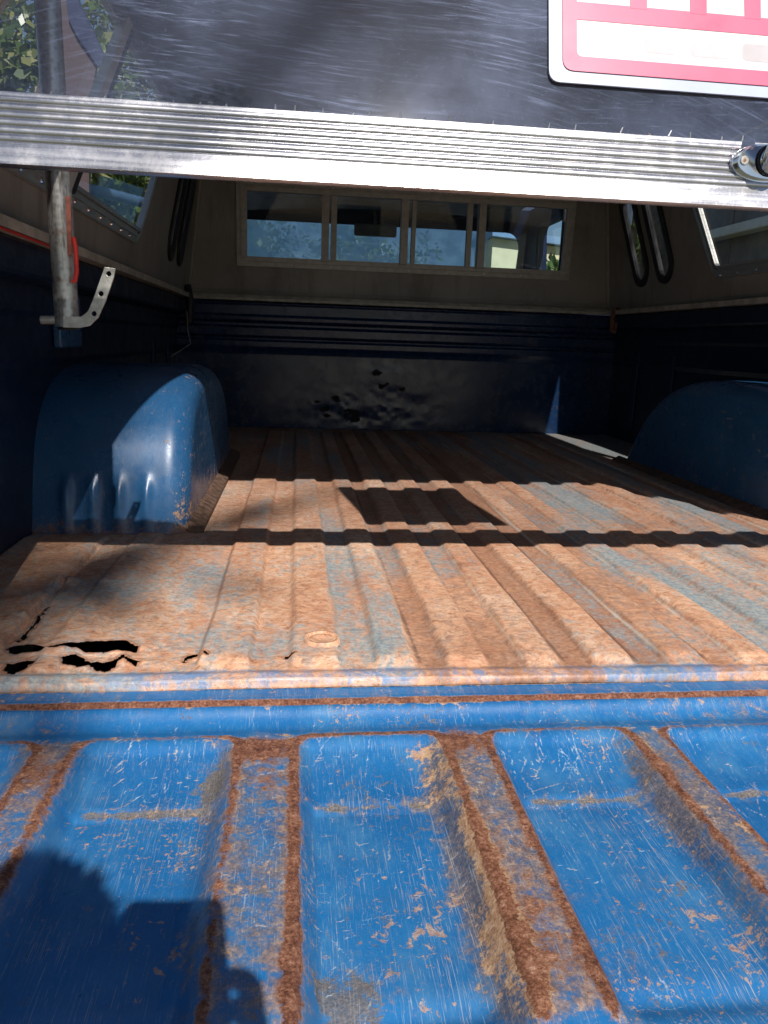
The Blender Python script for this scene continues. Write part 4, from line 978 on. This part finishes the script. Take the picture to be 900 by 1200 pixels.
# panel with a curved dark blue edge
pn = thing('panel', 'purplish brown panel with curved dark blue edge outside the left window', 'panel', (-1.3, 3.0, GZ))
yp = 3.1
c1 = [PY(x, y, yp) for x, y in ((38, 120), (50, 78), (57, 30), (62, -40), (78, -5), (82, 25), (92, 45), (104, 62), (113, 76), (104, 125), (84, 240), (38, 240))]
oc = [(q[0], q[2]) for q in c1]; oc[-1] = (oc[-1][0], GZ); oc[-2] = (oc[-2][0], GZ)
mob('board', *platevf(oc, [], lambda u, v, w_: (u, yp+w_, v), .03), M_MAROON, pn)
c2 = [PY(x, y, yp) for x, y in ((76, -30), (78, -5), (82, 25), (92, 45), (104, 62), (116, 80), (126, 74), (116, 50), (104, 25), (92, 0), (86, -30))]
mob('curved_edge', *platevf([(q[0], q[2]) for q in c2], [], lambda u, v, w_: (u, yp-.02+w_, v), .06), M_NAVY, pn)
rl = thing('rail', 'blue grey tubular rail on posts outside the left window', 'rail', (-1.45, 3.6, GZ))
A = Vector(PY(40, 206, 3.25)); B = Vector(PY(190, 243, 4.3))
tube('top_rail', [A, A.lerp(B, .5), B], .030, M_RAILB, rl, 14)
for q in (A, B): tube('post', [(q.x, q.y, GZ), (q.x, q.y, q.z)], .035, M_RAILB, rl, 12)
# boards and beam made up in place of the right window's reflection
sh = thing('reflection_boards', 'added grey brown boards and pale beam standing in for the right window reflection', 'reflection_boards', (3.4, 5.5, GZ))
for i in range(14):
    y0 = 3.0+i*.36; box('board', (3.3+.006*(i % 2), y0, GZ), (3.36+.006*(i % 2), y0+.352, 2.5), M_BOARDS, sh, .004)
box('wall_core', (3.38, 3.0, GZ), (5.2, 8.04, 2.45), M_BOARDS, sh, 0)
q = PXX(860, 268, 3.2)
box('beam', (3.16, 3.0, q[2]-.05), (3.30, 8.0, q[2]+.03), M_BEAM, sh, .01)
V_, F_ = extr_y([(2.9, 2.42), (5.4, 3.2), (5.4, 3.28), (2.9, 2.50)], 2.8, 8.2); mob('roof', V_, F_, M_BOARDS, sh)
# house ahead
hs = thing('house', 'cream walled house with blue roof ahead of the passenger side', 'house', (4.6, 16, GZ))
V_, F_ = extr_y([(3.42, GZ), (8.2, GZ), (8.2, 1.6), (5.9, 2.25), (3.42, 2.45)], 15, 16.6); mob('wall', V_, F_, M_HOUSE, hs)
V_, F_ = extr_y([(3.36, 2.46), (5.9, 2.28), (8.6, 1.50), (8.6, 1.62), (5.9, 2.42), (3.36, 2.60)], 14.8, 16.8); mob('roof', V_, F_, M_ROOF, hs)
wn = box('window', (5.4, 14.96, .3), (6.4, 15.05, 1.3), M_FRAME, hs, .01); box('window_pane', (5.48, 14.95, .38), (6.32, 14.97, 1.22), M_NAVY, wn, 0)

# ------------------------------------------------------------------ the photographer (behind the camera; casts the shadow on the tailgate)
person = thing('person', 'person in dark clothes stooping behind the tailgate to hold up a phone', 'person', (-.52, -1.35, GZ))
M_SKIN = simple('skin', (.45, .27, .19), .5, 0, .08, 40, .1); M_CLOTH = simple('dark jacket', (.03, .035, .05), .85, 0, .2, 60, .4)
M_HAIR = simple('brown hair', (.05, .03, .02), .6, 0, .3, 120, .6)
phc = Vector(CAM) - Vector(RGT)*.010 - Vector(UPV)*.030 - Vector(FWD)*.012
def skin(name, pts, edges, rad, mat, par, lv=2):
    me = bpy.data.meshes.new(name); me.from_pydata([tuple(p) for p in pts], edges, []); me.update()
    o = bpy.data.objects.new(name, me); put(o, par); me.materials.append(mat)
    m = o.modifiers.new('skin', 'SKIN'); m.use_smooth_shade = True
    for i, v in enumerate(me.skin_vertices[0].data):
        r = rad[i]; v.radius = (r, r) if not hasattr(r, '__len__') else r; v.use_root = (i == 0)
    s_ = o.modifiers.new('sub', 'SUBSURF'); s_.levels = lv; s_.render_levels = lv
    return o
hipc = Vector((-.53, -1.40, .10))
wr_r = phc + Vector(RGT)*.075 - Vector(UPV)*.085 - Vector(FWD)*.075
wr_l = phc - Vector(RGT)*.080 - Vector(UPV)*.080 - Vector(FWD)*.075
pts = [hipc, (-.525, -1.38, .22), (-.52, -1.31, .34), (-.515, -1.24, .43), (-.512, -1.18, .485),
       (-.34, -1.25, .40), (-.29, -1.16, .20), wr_r,
       (-.69, -1.25, .40), (-.77, -1.14, .20), wr_l,
       (-.43, -1.39, .04), (-.42, -1.34, -.33), (-.42, -1.40, -.70), (-.42, -1.26, -.745),
       (-.63, -1.39, .04), (-.64, -1.33, -.33), (-.64, -1.40, -.70), (-.65, -1.26, -.745)]
rad = [(.15, .11), (.145, .105), (.155, .11), (.12, .085), .055, .065, .048, .030, .065, .048, .030, .09, .065, .045, .038, .09, .065, .045, .038]
ed = [(0, 1), (1, 2), (2, 3), (3, 4), (3, 5), (5, 6), (6, 7), (3, 8), (8, 9), (9, 10), (0, 11), (11, 12), (12, 13), (13, 14), (0, 15), (15, 16), (16, 17), (17, 18)]
skin('body', pts, ed, rad, M_CLOTH, person)
# head with nose, ears, hair
hc = Vector((-.512, -1.100, .575))
bm = bmesh.new(); bmesh.ops.create_uvsphere(bm, u_segments=32, v_segments=22, radius=1)
for v in bm.verts:
    x, y, z = v.co
    sx = .077*(1-.18*max(0, -z)); v.co = Vector((x*sx, y*.098, z*.118))
    if y > .5 and -.35 < z < .12 and abs(x) < .22: v.co.y += .020*(1-abs(x)/.22)*(1-abs(z+.1)/.3 if abs(z+.1) < .3 else 0)
    if y > .6 and abs(abs(x)-.38) < .16 and .0 < z < .25: v.co.y -= .007
    if y > .6 and -.62 < z < -.5 and abs(x) < .35: v.co.y += .004
    if z < -.6 and y > 0: v.co.y += .008
me = bpy.data.meshes.new('head'); bm.to_mesh(me); bm.free(); me.materials.append(M_SKIN); me.polygons.foreach_set('use_smooth', [True]*len(me.polygons))
head = bpy.data.objects.new('head', me); rot = Matrix.Rotation(math.radians(-32), 4, 'X')
me.transform(Matrix.Translation(hc) @ rot); put(head, person)
skin('neck', [(-.512, -1.19, .46), (-.512, -1.14, .51)], [(0, 1)], [.05, .048], M_SKIN, person, 1)
for s in (-1, 1):
    e = hc+Vector((s*.079, -.005, .005)); skin('ear', [e, e+Vector((s*.010, -.01, .028)), e+Vector((s*.006, 0, -.025))], [(0, 1), (0, 2)], [.012, .010, .008], M_SKIN, head, 1)
    e = hc+rot.to_3x3() @ Vector((s*.030, .083, .012)); V_, F_ = tubevf([e, e+Vector((0, .008, -.004))], [.011, .004], 10); mob('eye', V_, F_, M_SWHITE, head, True)
m_ = hc+rot.to_3x3() @ Vector((0, .090, -.062)); skin('mouth', [m_+Vector((-.022, -.004, 0)), m_, m_+Vector((.022, -.004, 0))], [(0, 1), (1, 2)], [.004, .006, .004], simple('lips', (.4, .15, .13), .5), head, 1)
rs = np.random.RandomState(21); n = 2600
d = rs.normal(size=(n, 3)); d /= np.linalg.norm(d, axis=1)[:, None]; d = d[(d[:, 2] > -.25) & ~((d[:, 1] > .45) & (d[:, 2] < .45))]; n = len(d)
R3 = np.array(rot.to_3x3()); base = d*np.array([.080, .100, .122]); base = base @ R3.T + np.array(hc)
tip = base + (d @ R3.T)*rs.uniform(.004, .014, (n, 1)) + rs.normal(0, .005, (n, 3)); sd_ = np.cross(d, rs.normal(size=(n, 3))); sd_ = sd_/np.linalg.norm(sd_, axis=1)[:, None]*.006
V = np.stack([base-sd_, base+sd_, tip], 1).reshape(-1, 3); hair_f = np.arange(n*3).reshape(-1, 3)
mob('hair', V, hair_f, M_HAIR, head)
# hands round the phone
def hand(wr, side, par):
    R_, U_, F_ = Vector(RGT), Vector(UPV), Vector(FWD); s = side
    ed_ = phc + R_*s*.038                     # the phone's long edge
    palm = ed_ + R_*s*.008 - U_*.045 - F_*.018
    skin('hand', [wr, palm - U_*.012, palm + U_*.022], [(0, 1), (1, 2)], [.028, (.034, .032), (.034, .032)], M_SKIN, par)
    for i, (o, ln) in enumerate(((.030, .92), (.012, 1.), (-.006, .95), (-.024, .78))):
        a = palm + U_*(o+.012)*.9 + R_*s*.004; k1 = ed_ + U_*(o-.012) + R_*s*.016*ln - F_*.004
        k2 = ed_ + U_*(o-.010) + R_*s*.006 + F_*.000; k3 = ed_ + U_*(o-.008) - R_*s*.006*ln + F_*.001
        k2 -= F_*.0; skin('finger', [a, k1, k2, k3], [(0, 1), (1, 2), (2, 3)], [.0095, .009, .0078, .0065], M_SKIN, par, 1)
    t0 = palm - R_*s*.004 - U_*.010; skin('thumb', [t0, t0 - R_*s*.018 + U_*.018 - F_*.006, ed_ - R_*s*.012 + U_*.004 - F_*.014], [(0, 1), (1, 2)], [.015, .014, .011], M_SKIN, par, 1)
hand(wr_r, 1, person); hand(wr_l, -1, person)
mob('shoe', *boxvf((-.47, -1.44, GZ), (-.37, -1.17, GZ+.07)), M_BLACK, person); mob('shoe', *boxvf((-.70, -1.44, GZ), (-.60, -1.17, GZ+.07)), M_BLACK, person)
ph = thing('phone', 'slim black phone held up in both hands by the person', 'phone', tuple(phc - Vector(UPV)*.073))
def pfn(u, v, w_): q = phc + Vector(RGT)*u + Vector(UPV)*v + Vector(FWD)*(w_-.004); return tuple(q)
bevel(mob('phone_body', *platevf(rounded([(-.036, -.073), (.036, -.073), (.036, .073), (-.036, .073)], .010), [], pfn, .008), M_BLACK, ph), .001)
mob('screen', *platevf(rounded([(-.033, -.070), (.033, -.070), (.033, .070), (-.033, .070)], .008), [], lambda u, v, w_: pfn(u, v, w_-.0006), .0005), M_RUBBER, ph)
